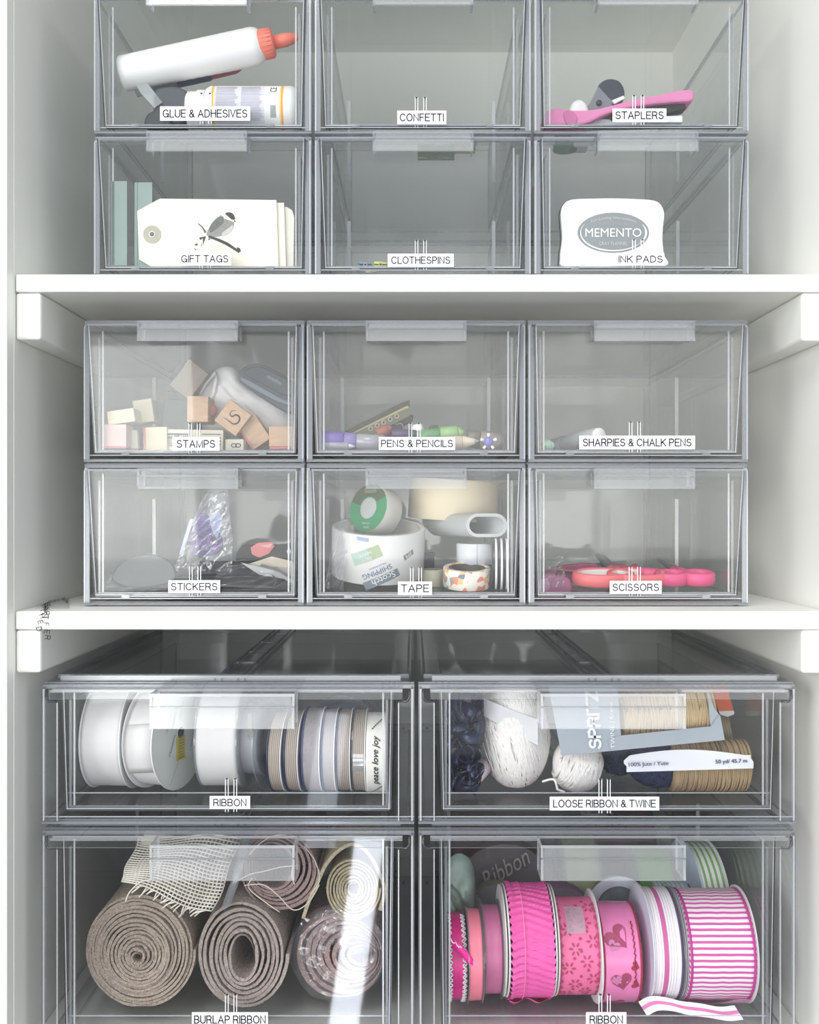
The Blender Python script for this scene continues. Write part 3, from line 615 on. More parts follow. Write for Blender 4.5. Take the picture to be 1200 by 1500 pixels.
for k, (x0, y0, x1, lab) in enumerate(((163, 267, 186, 'leftmost pale green card standing on edge in the gift tag drawer'), (197, 267, 223, 'second pale green card on edge, beside the gift tags'))):
    Yg = Y1 + .007 + k * .006
    t = TH('green_card', lab, 'card', (x0 + x1) / 2, 391, Yg, z=F1B, group='pale green cards')
    t.poly('card', rectp(x0, y0, x1, 391), Yg, .0012, mat('sage_card', '#93a49f', 0.8, 0.03), .0002)
    t.poly('folded_edge', rectp(x0, y0, x0 + 4, 391), Yg - .0006, .0006, mat('sage_card_dark', '#8fa19c', 0.8), .0001)
# ------------------------------------------------------------------ clothespins
for (x0, x1, col, Yc, lab) in ((548, 567, '#c6cf6a', Y1 + .016, 'tiny lime green clothespin left of the label'), (526, 545, '#78879a', Y1 + .016, 'tiny blue-grey clothespin, leftmost on the drawer floor'), (536, 552, '#e3e4e2', Y1 + .030, 'tiny white clothespin behind the green and blue ones')):
    t = TH('clothespin', lab, 'clothespin', (x0 + x1) / 2, 390, Yc, z=F1B, group='tiny clothespins'); hw = (x1 - x0) / 2 / S(Yc)
    mm = mat('pin_' + col[1:], col, 0.5, 0.08)
    for sgn in (0, 1):
        m = MB().prism([(-hw, .0035 * sgn + .0002), (hw, .0035 * sgn + .0009 * (1 - sgn) + .0002), (hw, .0026 + .0022 * sgn), (hw * .1, .0028 + .0028 * sgn), (-hw, .0028 + .0030 * sgn)], 0, .004)
        t.part('leg', m, mm, bevel=.0003)
    t.part('spring', MB().lathe([(-.0004, .0010), (-.0004, .0016), (.0044, .0016), (.0044, .0010)], 12, 0, axM((0, 0, .0031), (0, 1, 0)), closed=True), mat('steel', '#b5b8bc', 0.3, metal=0.9))
# ------------------------------------------------------------------ ink pad
Yp = Y1 + .014
t = TH('ink_pad', 'white ink pad with a grey oval emblem standing on its edge', 'ink pad', 897, 391, Yp, z=F1B)
OUT = smooth([(822, 311), (826, 299), (838, 292), (870, 290.5), (900, 290), (930, 291), (957, 293), (968, 299), (973.5, 312), (972, 330), (971, 350), (973, 372), (975, 390), (896, 392), (828, 391), (821, 377), (824, 350), (823, 330)], 4)
t.poly('lid', OUT, Yp, .007, mat('ink_pad_white', '#fbfbfb', 0.3, 0.005), .0008, sm=True)
t.poly('base', [(x - 1.5, y) for x, y in OUT], Yp + .0072, .009, mat('ink_pad_dark', '#4a4f52', 0.4), .0008, sm=True)
m = MB(); c = t.l(898.5, 341, Yp); q = 1 / S(Yp)
def oval(a, b, dy, mi, cxx=0, czz=0, n=48): m.add([(c.x + cxx + a * q * math.cos(2 * PI * i / n), -dy, c.z + czz + b * q * math.sin(2 * PI * i / n)) for i in range(n)], [tuple(range(n))], mi)
oval(52.5, 29.5, .0002, 0)
def arc(a, b, a0, a1, wd, mi, dy=.0005, n=24):
    o = []
    for i in range(n + 1):
        an = a0 + (a1 - a0) * i / n; k = math.sin(PI * i / n) * wd + .15
        for s_ in (-1, 1): o.append((c.x + (a + s_ * k) * q * math.cos(an), -dy, c.z + (b + s_ * k) * q * math.sin(an)))
    m.add(o, [(2 * i, 2 * i + 1, 2 * i + 3, 2 * i + 2) for i in range(n)], mi)
arc(48, 26.5, math.radians(150), math.radians(330), 0.9, 1); arc(48, 26.5, math.radians(-35), math.radians(28), 1.3, 1)
flat_text(m, 'MEMENTO', 82 * q, 12.5 * q, c.x, -.0006, c.z, 0, 1)
flat_text(m, 'GRAY FLANNEL', 42 * q, 5.2 * q, c.x, -.0006, c.z - 16 * q, 0, 2)
flat_text(m, 'The Dye Ink Stamp Pad', 44 * q, 4.6 * q, c.x, -.0006, c.z + 11 * q, 0, 3)
put_text(m, 'For Loving Impressions', 66 * q, 5.6 * q, lambda u, v: (c.x + u, -.0006, c.z + 21.5 * q + v - (u / q / 34) ** 2 * 6.0 * q), 2)
flat_text(m, 'Japan', 8 * q, 2 * q, t.l(855, 388, Yp).x, -.0002, t.l(855, 388, Yp).z, 0, 0)
t.part('emblem', m, [mat('emblem_grey', '#8d9294', 0.5, 0.02), mat('emblem_white', '#f7f7f7', 0.5), mat('emblem_pale', '#c9cccd', 0.5), mat('emblem_dim', '#a9adaf', 0.5)], fixn=False)

# ------------------------------------------------------------------ stamps
def stamp(label, cx, cy, hw, hh, ang, Y, dep, wood=WOOD, rub=0, rside='b', z=None, pr=None, dark=None, name='rubber_stamp', grp='wooden rubber stamps'):
    o = P(cx, cy, Y)
    if z is not None: o.z = z + hh / S(Y) * (abs(math.cos(ang)) + abs(math.sin(ang)) * hw / hh)
    e = thing(name, label, 'rubber stamp', o, (0, -ang, 0), grp)
    q = 1 / S(Y); a, b = hw * q, hh * q
    rb = rub * q
    obj('wood_block', MB().box(-a, a, 0, dep, -b + (rb if rside == 'b' else 0), b), wood, e, bevel=.0006) if rside == 'b' else obj('wood_block', MB().box(-a + rb, a, 0, dep, -b, b), wood, e, bevel=.0006)
    if rub:
        if rside == 'b':
            obj('foam_layer', MB().box(-a * .98, a * .98, .0005, dep - .0005, -b + rb * .55, -b + rb), RUB, e, bevel=.0002)
            obj('rubber_die', MB().box(-a * .93, a * .93, .0008, dep - .0008, -b, -b + rb * .55), FOAMG, e)
        else:
            obj('foam_layer', MB().box(-a + rb * .4, -a + rb, .0005, dep - .0005, -b * .98, b * .98), RUB, e, bevel=.0002)
            obj('rubber_die', MB().box(-a, -a + rb * .4, .0008, dep - .0008, -b * .93, b * .93), FOAMG, e)
    if pr: pr(e, a, b, q)
    return e
Y = Y2 + .030
def pr_S(e, a, b, q):
    m = MB(); pts = smooth([(-8, 8), (-9.5, 2), (-6, -2), (-2, 0), (-2.5, 5), (1, 9), (6, 8.5), (9.5, 4), (9, -2), (4, -6), (-1, -9), (-5.5, -13)][::-1], 5, False)
    rad = [(.35 + 1.0 * math.sin(PI * i / (len(pts) - 1)) ** 1.5) * q for i in range(len(pts))]
    R = Matrix.Rotation(-.55, 2)
    pts3 = []
    for x, z in pts:
        v = R @ Vector((x, z)); pts3.append((v.x * q, 0, v.y * q))
    m.tube(pts3, rad, 6)
    m.v = [(x, y * .15 - .0001, z) for x, y, z in m.v]
    obj('curl_print', m, INK, e)
stamp('square wooden stamp set on its corner, printed with a black curl', 341, 612, 19.5, 19.5, math.radians(-37), Y, .03, pr=pr_S)
stamp('bare wooden stamp block leaning below the curl-printed one', 371, 634, 17, 21, math.radians(34), Y + .006, .022, rub=4, rside='l')
stamp('square wooden stamp at the right wall with a pink rubber base', 413, 637, 19, 18.5, math.radians(1), Y, .028, rub=7, z=F2A)
stamp('bare square wooden stamp standing on top, in the middle of the drawer', 289.5, 599, 15.5, 19, math.radians(-1), Y - .002, .024)
def pr_txt(e, a, b, q):
    m = MB(); m.box(-a * .93, -a * .15, -.0003, 0, b * .12, b * .62, 0)
    flat_text(m, 'HERO ARTS', a * .66, b * .26, -a * .54, -.0005, b * .37, 0, 1)
    for i in range(4):
        for x0, x1 in ((-a * .93, -a * .15), (a * .28 + i * .001, a * .92)):
            z = b * .55 - i * b * .3 if x0 > 0 else -b * .05 - i * b * .17
            m.box(x0, x1, -.0003, 0, z, z + b * .09, 2)
    obj('side_print', m, [INK, PAPER, mat('text_grey2', '#77757a', 0.7)], e, fixn=False)
stamp('long cream stamp block with small printed text on its side', 284, 637, 43, 16, math.radians(-1), Y + .002, .02, mat('pale_wood', '#cfc8ba', 0.6, 0.03), z=F2A, pr=pr_txt)
def pr_8(e, a, b, q):
    m = MB()
    for sx in (-1, 1): m.tube([(.004 * .3 + sx * .0016 + .0019 * math.cos(k * PI / 8), -.0002, -b * .05 + .0014 * math.sin(k * PI / 8)) for k in range(16)], .00035, 5, close=True)
    obj('loop_print', m, INK, e)
stamp('small white stamp block printed with two joined loops', 343.5, 650, 13.5, 8.5, 0, Y - .010, .012, mat('pale_wood', '#cfc8ba', 0.6, 0.03), z=F2A, pr=pr_8)
stamp('cream stamp block with a pink rubber left side', 226, 637, 19, 18, math.radians(1), Y, .026, mat('cream_wood', '#cfc5ae', 0.6, 0.03), rub=6, rside='l', z=F2A)
stamp('small tall cream stamp between the two leftmost blocks', 191, 634, 10.5, 15, math.radians(4), Y - .004, .016, mat('pale_wood', '#cfc8ba', 0.6, 0.03), rub=3, z=F2A)
stamp('pinkish wooden stamp in the left corner of the drawer', 168, 638, 17, 19, 0, Y2 + .012, .02, mat('rosy_wood', '#c9b0ad', 0.6, 0.06), rub=5, z=F2A)
stamp('flat pale stamp lying across the left corner blocks', 177, 610, 20, 10, math.radians(8), Y2 + .014, .02, mat('cream_wood', '#cfc5ae', 0.6, 0.03))
stamp('pale stamp block standing tilted above the pink-sided one', 210, 602, 14, 17, math.radians(8), Y + .014, .018, mat('cream_wood', '#cfc5ae', 0.6, 0.03))
stamp('greyish wooden stamp tilted at the top of the pile', 277, 556, 18, 24, math.radians(-37), Y + .012, .02, WOODG)
stamp('narrow black stamp peeking out behind the greyish tilted one', 262, 543, 5, 15, math.radians(-37), Y + .020, .018, mat('dark_block', '#3a3d3a', 0.5))
t = TH('dark_tin', 'dark green tin under the tilted stamps, half hidden', 'tin', 262, 622, Y + .016, z=F2A)
t.poly('tin_body', [(246, 572), (282, 578), (286, 650), (236, 650), (238, 600)], Y + .016, .024, mat('dark_green_tin', '#3d4744', 0.3, 0.2), .001)
t.poly('tin_lid', [(244, 572), (283, 578), (283, 588), (243, 584)], Y + .0145, .027, mat('dark_green_tin', '#3d4744', 0.3, 0.2), .0006)
t = TH('wooden_knob', 'round reddish wooden knob behind the middle block', 'knob', 306, 600, Y + .008)
t.part('knob_head', MB().lathe([(0, 0), (0, .004), (.002, .0058), (.006, .0055), (.008, .003), (.008, 0)], 20, 0, axM((0, 0, 0), (0, 1, 0))), mat('red_wood', '#b5796a', 0.5))
t.part('knob_stem', MB().lathe([(.008, 0), (.008, .0025), (.018, .0025), (.018, 0)], 12, 0, axM((0, 0, 0), (0, 1, 0))), WOOD)
# cloth pouch
Yq = Y + .034
t = TH('cloth_pouch', 'soft white cloth pouch slumped behind the stamps', 'pouch', 352, 650, Yq, z=F2A)
def pouch(out, dep, seed, amp=.0015):
    pp = out; n = len(pp); cxm = sum(p[0] for p in pp) / n; czm = sum(p[1] for p in pp) / n; K = 10; v = []; f = []
    for side in (0, 1):
        for k in range(K + 1):
            r = k / K
            for i, (x, z) in enumerate(pp):
                xx = cxm + (x - cxm) * r; zz = czm + (z - czm) * r
                hgt = dep * math.sqrt(max(0, 1 - r ** 2.6)) + amp * math.sin(xx * 420 + seed) * math.cos(zz * 330 + seed * 2) * (1 - r) + amp * .8 * math.sin((xx + zz) * 700) * (1 - r)
                v.append((xx, (-hgt if side == 0 else hgt * .6), zz))
    for side in (0, 1):
        o = side * (K + 1) * n
        for k in range(K):
            for i in range(n): f.append((o + k * n + i, o + k * n + (i + 1) % n, o + (k + 1) * n + (i + 1) % n, o + (k + 1) * n + i))
    return MB().add(v, f, 0, True)
po = smooth([(288, 606), (285, 584), (302, 556), (318, 541), (332, 537), (346, 542), (362, 562), (395, 582), (425, 600), (428, 634), (400, 642), (330, 642), (292, 634)], 4)
LIN = mat('white_cloth', '#dcdcdb', 0.9, 0.04, 80, 0.3, 700)
t.part('pouch_body', pouch(t.pts(po, Yq), .012, 1), LIN)
m = MB(); m.tube([t.l(290, 592, Yq) + Vector((0, -.006, 0)), t.l(305, 565, Yq) + Vector((0, -.012, 0)), t.l(320, 548, Yq) + Vector((0, -.011, 0)), t.l(321, 560, Yq) + Vector((0, -.013, 0)), t.l(317, 580, Yq) + Vector((0, -.012, 0)), t.l(306, 598, Yq) + Vector((0, -.012, 0))], .0016, 7)
t.part('rolled_hem', m, LIN)
# dark pad
Yq = Y + .012
t = TH('dark_ink_pad', 'dark slate raised ink pad tilted down against the right wall', 'ink pad', 392, 568, Yq)
pts = smooth([(349, 553), (352, 541), (366, 534), (382, 533), (405, 543), (425, 556), (431, 562), (431, 600), (424, 605), (404, 596), (376, 578), (356, 563)], 4)
t.poly('pad_base', pts, Yq + .004, .012, mat('slate_pad', '#333c46', 0.3, 0.06), .001, sm=True)
t.poly('pad_lid', smooth([(356, 545), (368, 538), (382, 537), (404, 547), (426, 560), (427, 578), (412, 577), (384, 562), (362, 551)], 4), Yq, .004, mat('slate_pad_dark', '#262e37', 0.4, 0.06), .001, sm=True)
t.poly('pad_rim', smooth([(353, 553), (362, 556), (384, 568), (412, 584), (428, 590), (428, 594), (408, 589), (380, 574), (356, 560)], 3), Yq + .002, .002, mat('slate_rim', '#66717c', 0.3), .0004, sm=True)
m = MB(); c = t.l(402, 556, Yq)
flat_text(m, 'versafine', .013, .0035, c.x, -.0003, c.z, -.5, 0)
t.part('lid_lettering', m, [mat('pale_print', '#8a94a0', 0.5)], fixn=False)

# ------------------------------------------------------------------ pens
def pen(name, label, a, b, Y, r, segs, cat='pen', grp=None, z=None, Yb=None, n=18, extra=None):
    """segs: [(part, t0, t1, r0, r1, material)]"""
    Yb = Y if Yb is None else Yb
    A, B = P(a[0], a[1], Y), P(b[0], b[1], Yb)
    if z is not None: dz = z + r - min(A.z, B.z); A.z += dz; B.z += dz
    e = thing(name, label, cat, A, group=grp); d = B - A; L = d.length; M = axM((0, 0, 0), d)
    for (pn, t0, t1, r0, r1, mm) in segs:
        obj(pn, MB().lathe([(t0 * L, 0), (t0 * L, r0 * r * .85), (t0 * L + .0006, r0 * r), (t1 * L - .0006, r1 * r), (t1 * L, r1 * r * .85), (t1 * L, 0)], n, 0, M), mm, e)
    return e
PUR = mat('purple_plastic', '#6a57a4', 0.35, 0.08); PURD = mat('dark_purple_plastic', '#43345f', 0.35); PURC = mat('clear_purple', '#8d7fbd', 0.25, 0.1, trans=0.35)
Y = Y2 + .020
pen('gel_marker', 'purple capped marker with a clear barrel lying at the left of the pen drawer', (470, 644), (566, 650), Y, .0068, [('cap', 0, .33, 1, 1, PUR), ('collar', .33, .52, .93, .93, PURC), ('barrel', .52, .95, .9, .9, FROST), ('end_plug', .95, 1, .6, .5, PLW)], 'marker', 'markers in the pen drawer')
pen('gel_marker', 'thin dark purple pen lying underneath the purple capped marker', (492, 660), (580, 655), Y + .006, .0045, [('barrel', 0, .8, 1, 1, mat('plum_plastic', '#6b4f86', 0.4)), ('cap', .8, 1, 1.1, 1, PURD)], 'pen', 'markers in the pen drawer', z=F2A)
pen('clear_pen', 'clear grey pen lying lowest in the left corner of the pen drawer', (472, 659), (520, 660), Y - .004, .0034, [('barrel', 0, .8, 1, 1, FROST), ('tip', .8, 1, .7, .3, mat('grey_metal', '#b9bcc2', 0.35, metal=0.3))], 'pen', None, z=F2A)
pen('purple_pencil', 'short dark purple pencil behind the label', (574, 636), (610, 636), Y + .010, .0038, [('shaft', 0, .8, 1, 1, PURD), ('ferrule', .8, 1, .9, .9, SLATE)], 'pencil')
GR = mat('olive_black', '#3c3524', 0.45, 0.2)
Yr = Y + .02
t = TH('ruler_case', 'dark brown stencil strip with gold edges leaning above the pens', 'stencil', 550, 612, Yr)
t.poly('frame', [(504, 632), (590, 589), (600, 586), (600, 596), (520, 636)], Yr, .004, mat('dark_olive', '#2e2712', 0.5, 0.15), .0004)
t.poly('gold_edge', [(516, 634), (597, 594), (600, 597), (521, 637)], Yr - .0005, .001, mat('gold_trim', '#a89968', 0.4), .0002)
t = TH('ruler_case', 'grey stencil strip punched with a row of round holes', 'stencil', 560, 615, Yr - .004)
t.poly('frame', [(520, 634), (596, 598), (602, 603), (600, 610), (540, 640), (526, 640)], Yr - .004, .003, mat('olive_grey', '#5c583f', 0.5, 0.12), .0004)
for k in range(5):
    c = t.l(543 + k * 9.6, 628 - k * 4.6, Yr - .004)
    t.part('hole_ring', MB().lathe([(-.0006, .0011), (-.0006, .0019), (.0001, .0019), (.0001, .0011)], 16, 0, axM(c, (0, 1, 0)), closed=True), mat('olive_ring', '#a5a28e', 0.5))
    t.part('punched_hole', MB().lathe([(-.0003, 0), (-.0003, .0011), (0, .0011), (0, 0)], 14, 0, axM(c, (0, 1, 0))), GR)
t = TH('binder_clip', 'near black clip under the grey stencil strip', 'clip', 590, 615, Yr + .006)
t.poly('clip_body', [(562, 622), (596, 607), (606, 608), (604, 616), (590, 624), (588, 640), (560, 640)], Yr + .006, .012, GR, .0005)
t.part('clip_wire', MB().tube([t.l(566, 634, Yr + .004), t.l(574, 622, Yr + .002), t.l(588, 620, Yr + .002), t.l(594, 632, Yr + .004)], .0006, 6), mat('steel', '#b5b8bc', 0.3, metal=0.9))
pen('coral_crayon', 'short coral crayon end between the stencil strip and the label', (552, 636), (574, 626), Y + .012, .0042, [('crayon', 0, .75, 1, 1, mat('coral_wax', '#96553f', 0.6)), ('tip', .75, 1, .8, .3, mat('coral_wax', '#96553f', 0.6))], 'crayon')
pen('chalk_ball_pen', 'pen with a round white ball top behind the label wires', (612, 642), (612, 622), Y + .014, .0035, [('stem', 0, .5, .7, .7, PLW), ('ball_top', .5, 1, 1.4, 1.1, PLW)], 'pen')
pen('green_marker', 'green marker with a paler cap lying right of the label wires', (616, 640), (680, 634), Y + .012, .0056, [('barrel', 0, .45, 1, 1, mat('green_barrel', '#5b9360', 0.4, 0.1)), ('cap', .45, .86, 1.1, 1.15, mat('pale_green', '#8fb47c', 0.4, 0.1)), ('tip', .86, 1, .95, .45, mat('pale_green', '#8fb47c', 0.4, 0.1))], 'marker', 'markers in the pen drawer')
for (cx_, cy_, c_, lab) in ((634, 626, '#4c4630', 'dark brown eraser chip on the green marker, nearer the wires'), (654, 627, '#7d7756', 'olive eraser chip on the green marker, further right')):
    t = TH('eraser', lab, 'eraser', cx_, cy_, Y + .014); mm = mat('chip' + c_[1:], c_, 0.7, 0.1)
    t.poly('eraser_body', [(cx_ - 12, cy_ + 10), (cx_ - 3, cy_ - 3), (cx_ + 8, cy_ - 4), (cx_ + 7, cy_ + 6)], Y + .014, .008, mm, .0005)
    t.poly('sleeve', [(cx_ - 12, cy_ + 10), (cx_ - 7, cy_ + 3), (cx_ + 7, cy_ + 2), (cx_ + 7, cy_ + 7)], Y + .0135, .009, GR, .0003)
pen('taupe_marker', 'grey-brown marker lying at the right end of the pen drawer', (684, 644), (738, 651), Y + .016, .0075, [('cap', 0, .35, .85, .95, mat('taupe_cap', '#77736a', 0.4, 0.1)), ('barrel', .35, .93, 1, 1, mat('taupe', '#8b8780', 0.4, 0.1)), ('end_plug', .93, 1, .8, .6, mat('grey_plug', '#9a9a9a', 0.4))], 'marker', 'markers in the pen drawer')
pen('beige_brush', 'beige wooden pen with a pointed tip right of the label', (640, 658), (702, 654), Y - .004, .0052, [('barrel', 0, .6, 1, 1, mat('beige_plastic', '#cdbfae', 0.5, 0.05)), ('taper', .6, .9, .95, .45, mat('beige_plastic', '#cdbfae', 0.5, 0.05)), ('tip', .9, 1, .35, .12, GREYT)], 'pen')
Yg = Y2 + .010
t = TH('flower_topper', 'tiny purple gem flower with five white petals at the right', 'pencil topper', 716, 647, Yg)
t.part('gem', MB().lathe([(0, 0), (.0002, .0022), (.0012, .0036), (.0030, .0034), (.0035, 0)], 8, 0, axM((0, 0, 0), (0, 1, 0))), mat('gem_purple', '#7a6fbe', 0.2, 0.1))
for k in range(5):
    a = PI / 2 + k * 2 * PI / 5
    t.part('petal', MB().tube([(math.cos(a) * .0038, .0012, math.sin(a) * .0038), (math.cos(a) * .0064, .001, math.sin(a) * .0064)], [.0009, .0013], 8), PLW)
t.part('stalk', MB().tube([(0, .003, 0), (.001, .012, -.004)], .001, 6), PLW)
# marker drawer
pen('silver_marker', 'silver grey marker with a round white end pointing at the viewer', (881, 637), (806, 656), Y2 + .028, .0066, [('end_cap', 0, .08, .85, .95, PLW), ('barrel', .08, .7, 1, 1, mat('silver_grey', '#a9adb0', 0.35, 0.04)), ('cap', .7, 1, 1.05, .9, mat('mid_grey_plastic', '#82868c', 0.4))], 'marker', None, Yb=Y2 + .075)
pen('mint_cap_pen', 'chalk pen with a mint green cap end in the left corner', (795, 656), (812, 655), Y2 + .03, .0042, [('cap', 0, .7, 1.1, 1.1, mat('mint_plastic', '#a9cdb4', 0.4)), ('tip', .7, 1, .9, .5, mat('mint_plastic', '#a9cdb4', 0.4))], 'pen', z=F2A)
pen('brown_crayon', 'tiny brown crayon stub beside the mint cap', (786, 657), (797, 656), Y2 + .022, .0026, [('crayon', 0, .7, 1, 1, mat('ochre', '#a38a55', 0.6)), ('tip', .7, 1, .8, .3, mat('ochre', '#a38a55', 0.6))], 'crayon', z=F2A)

# ------------------------------------------------------------------ sticker packets
def sheet(fn, nu=18, nv=14): return MB().grid(fn, nu, nv)
def crumple(corners, Y, amp, seed, dY=0.0, nu=26, nv=20):
    """creased film between four picture corners (tl, tr, br, bl), leaning back by dY at the top"""
    rnd = random.Random(seed); ks = [(rnd.uniform(4, 16), rnd.uniform(4, 16), rnd.uniform(0, 6)) for _ in range(6)]
    def fn(u, v):
        tl, tr, br, bl = corners
        x = (tl[0] * (1 - u) + tr[0] * u) * (1 - v) + (bl[0] * (1 - u) + br[0] * u) * v
        y = (tl[1] * (1 - u) + tr[1] * u) * (1 - v) + (bl[1] * (1 - u) + br[1] * u) * v
        d = sum(abs(math.sin(a * u + b * v + c)) for a, b, c in ks) / 6
        p = P(x + math.sin(v * 9 + seed) * 1.5, y + math.sin(u * 11 + seed) * 1.5, Y + dY * (1 - v)); p.y += (d - .6) * amp
        return p
    return fn
def filmthing(name, label, cat, corners, Y, m, amp=.006, seed=1, dY=0.0, grp=None, z=None, extra=None):
    b = P(sum(c[0] for c in corners) / 4, max(c[1] for c in corners), Y)
    if z is not None: b.z = z
    e = thing(name, label, cat, b, group=grp); fn = crumple(corners, Y, amp, seed, dY)
    obj('film_sheet', MB().grid(lambda u, v: fn(u, v) - b, 26, 20), m, e, fixn=False)
    m2 = MB().tube([fn(i / 20, 0) - b for i in range(21)], .0005, 5); obj('sealed_edge', m2, FILM if m is FILM else m, e)
    return e, b
FILMB = clear_mat('blue_cellophane', (0.88, 0.90, 0.98), 0.06, (0.75, 0.80, 0.95), 0.16, 0.06, 0.8)
Y = Y2 + .045
e, b = filmthing('sticker_packet', 'crinkled clear packet with purple stickers standing in the middle', 'sticker packet', [(300, 722), (336, 722), (342, 842), (252, 842)], Y, FILMB, .012, 3, .01, 'cellophane sticker packets')
def sub(e, b, name, pts, Yp, th, m, sm=True, bev=.0004):
    mb = MB().prism([(PX(x, Yp) - b.x, PZ(z, Yp) - b.z) for x, z in pts], Yp - b.y, Yp - b.y + th, 0, sm=sm); return obj(name, mb, m, e, bevel=bev)
sub(e, b, 'purple_sticker', smooth([(274, 786), (282, 770), (296, 764), (314, 772), (326, 790), (322, 808), (300, 816), (278, 810)], 4), Y + .012, .0015, mat('violet_foil', '#4f3080', 0.3, 0.3, 90))
sub(e, b, 'lilac_sticker', smooth([(288, 757), (296, 752), (306, 757), (312, 772), (300, 780), (286, 774)], 4), Y + .014, .001, mat('lilac_foil', '#8f74ad', 0.3, 0.2, 90))
for k, (x, yy) in enumerate(((290, 796), (306, 790), (314, 803))):
    sub(e, b, 'magenta_gem', ell(x, yy, 3, 10, 14, .2 * k), Y + .0095, .001, mat('magenta_gem', '#8d2fa5', 0.2, 0.15))
sub(e, b, 'folded_flap', [(262, 812), (278, 760), (284, 760), (272, 800), (268, 816)], Y + .008, .0008, mat('pale_blue_film', '#c9cfe8', 0.3, 0.1))
sub(e, b, 'folded_flap', [(306, 758), (322, 748), (326, 764), (318, 790), (310, 776)], Y + .008, .0008, mat('pale_blue_film', '#c9cfe8', 0.3, 0.1))
DK = mat('charcoal_sheet', '#31343c', 0.35, 0.2, 40); DK2 = mat('black_sheet', '#24262c', 0.35, 0.25, 60)
Yd = Y2 + .016
t = TH('sticker_sheet', 'dark grey rounded sticker packet lying at the left of the purple one', 'sticker sheet', 200, 866, Yd, z=F2B)
t.poly('sheet_front', smooth([(162, 850), (168, 832), (186, 818), (214, 812), (238, 818), (252, 830), (254, 848), (232, 858), (190, 862)], 4), Yd, .006, DK, .0012, sm=True)
t.poly('sheet_back', smooth([(158, 862), (166, 844), (186, 830), (220, 828), (250, 842), (254, 862)], 4), Yd + .007, .006, DK2, .0012, sm=True)
def lying(name, label, x0, x1, yb, Yf, depth, th, m, ang=0.0, grp=None, cat='sticker sheet', lift=0.0, tilt=0.0, parts=None):
    o = Vector((PX((x0 + x1) / 2, Yf), Yf, F2B + lift)); e = thing(name, label, cat, o, (tilt, 0, ang), grp); hw = (x1 - x0) / 2 / S(Yf)
    obj('card', MB().grid(lambda u, v: ((u - .5) * 2 * hw, v * depth, th * .5 + .0012 * math.sin(3 * u + 4 * v)), 12, 12), m, e)
    obj('backing', MB().box(-hw * .98, hw * .98, .001, depth, -.0004, .0002), PAPER if parts is None else parts, e)
    return e
lying('sticker_sheet', 'glossy near-black sticker sheet lying flat across the middle', 226, 372, 850, Y2 + .030, .08, .0012, DK2, .05, 'flat sticker sheets', lift=.010, tilt=.10, parts=DK)
lying('sticker_sheet', 'grey-green sticker sheet lying flat lowest, behind the label', 210, 400, 862, Y2 + .020, .10, .0012, mat('grey_green_sheet', '#7d8583', 0.3, 0.15, 60), -.04, 'flat sticker sheets', lift=.001, tilt=.06, parts=DK)
lying('sticker_sheet', 'dark sticker sheet with a scalloped look at the right back', 345, 428, 812, Y2 + .055, .08, .001, DK2, .1, 'flat sticker sheets', lift=.022, tilt=.12, parts=DK)
Yk = Y2 + .050
t = TH('red_sticker', 'folded coral red sticker lying on the dark sheet at the right', 'sticker', 384, 815, Yk)
t.poly('sticker_face', [(369, 812), (367, 802), (378, 795), (398, 794), (402, 800), (394, 811), (380, 817)], Yk, .001, mat('coral_red', '#cc6b6c', 0.4, 0.12), .0002)
t.poly('fold', [(378, 800), (400, 796), (396, 803)], Yk - .0008, .0006, mat('coral_pale', '#dc9a98', 0.4), .0001)
Yk = Y2 + .026
t = TH('card_packet', 'stack of beige and grey cards in clear film at the right front', 'card', 400, 862, Yk, group='right front cards')
t.poly('beige_card', [(364, 826), (398, 815), (432, 823), (432, 846), (404, 838)], Yk + .010, .001, mat('beige_card', '#c6bdae', 0.6, 0.06), .0002)
t.poly('grey_card', [(352, 824), (404, 835), (432, 851), (432, 858), (416, 848), (380, 842)], Yk + .006, .001, mat('grey_card', '#b5b8bb', 0.5, 0.06), .0002)
t.poly('dark_stripe', [(380, 829), (410, 838), (432, 850), (432, 847), (408, 834), (384, 826)], Yk + .005, .0008, mat('stripe_grey', '#6f6d6d', 0.6), .0001)
t.poly('hang_hole', smooth([(398, 842), (405, 848), (404, 856), (398, 860), (404, 851)], 3), Yk + .0045, .0008, DK2, .0001)
filmthing('sticker_packet', 'flat clear packet lying over the cards from the middle to the right wall', 'sticker packet', [(330, 828), (428, 832), (430, 864), (300, 860)], Y2 + .016, FILM, .006, 8, .02, 'cellophane sticker packets')
filmthing('sticker_packet', 'crinkled bluish clear packet in the lower left corner', 'sticker packet', [(160, 842), (214, 850), (226, 866), (146, 866)], Y2 + .014, FILMB, .008, 5, .015, 'cellophane sticker packets')
t = TH('eyelet_gem', 'tiny pale blue gem on the dark sheet by the right wall', 'gem', 424, 808, Y2 + .05)
t.part('gem_dome', MB().lathe([(0, 0), (0, .0024), (.0012, .002), (.002, 0)], 14, 0, axM((0, 0, 0), (0, -1, 0))), mat('blue_gem', '#aeb9d2', 0.15))
t.part('gem_setting', MB().lathe([(-.0006, 0), (-.0006, .003), (.0001, .003), (.0001, 0)], 14, 0, axM((0, 0, 0), (0, -1, 0))), DK)

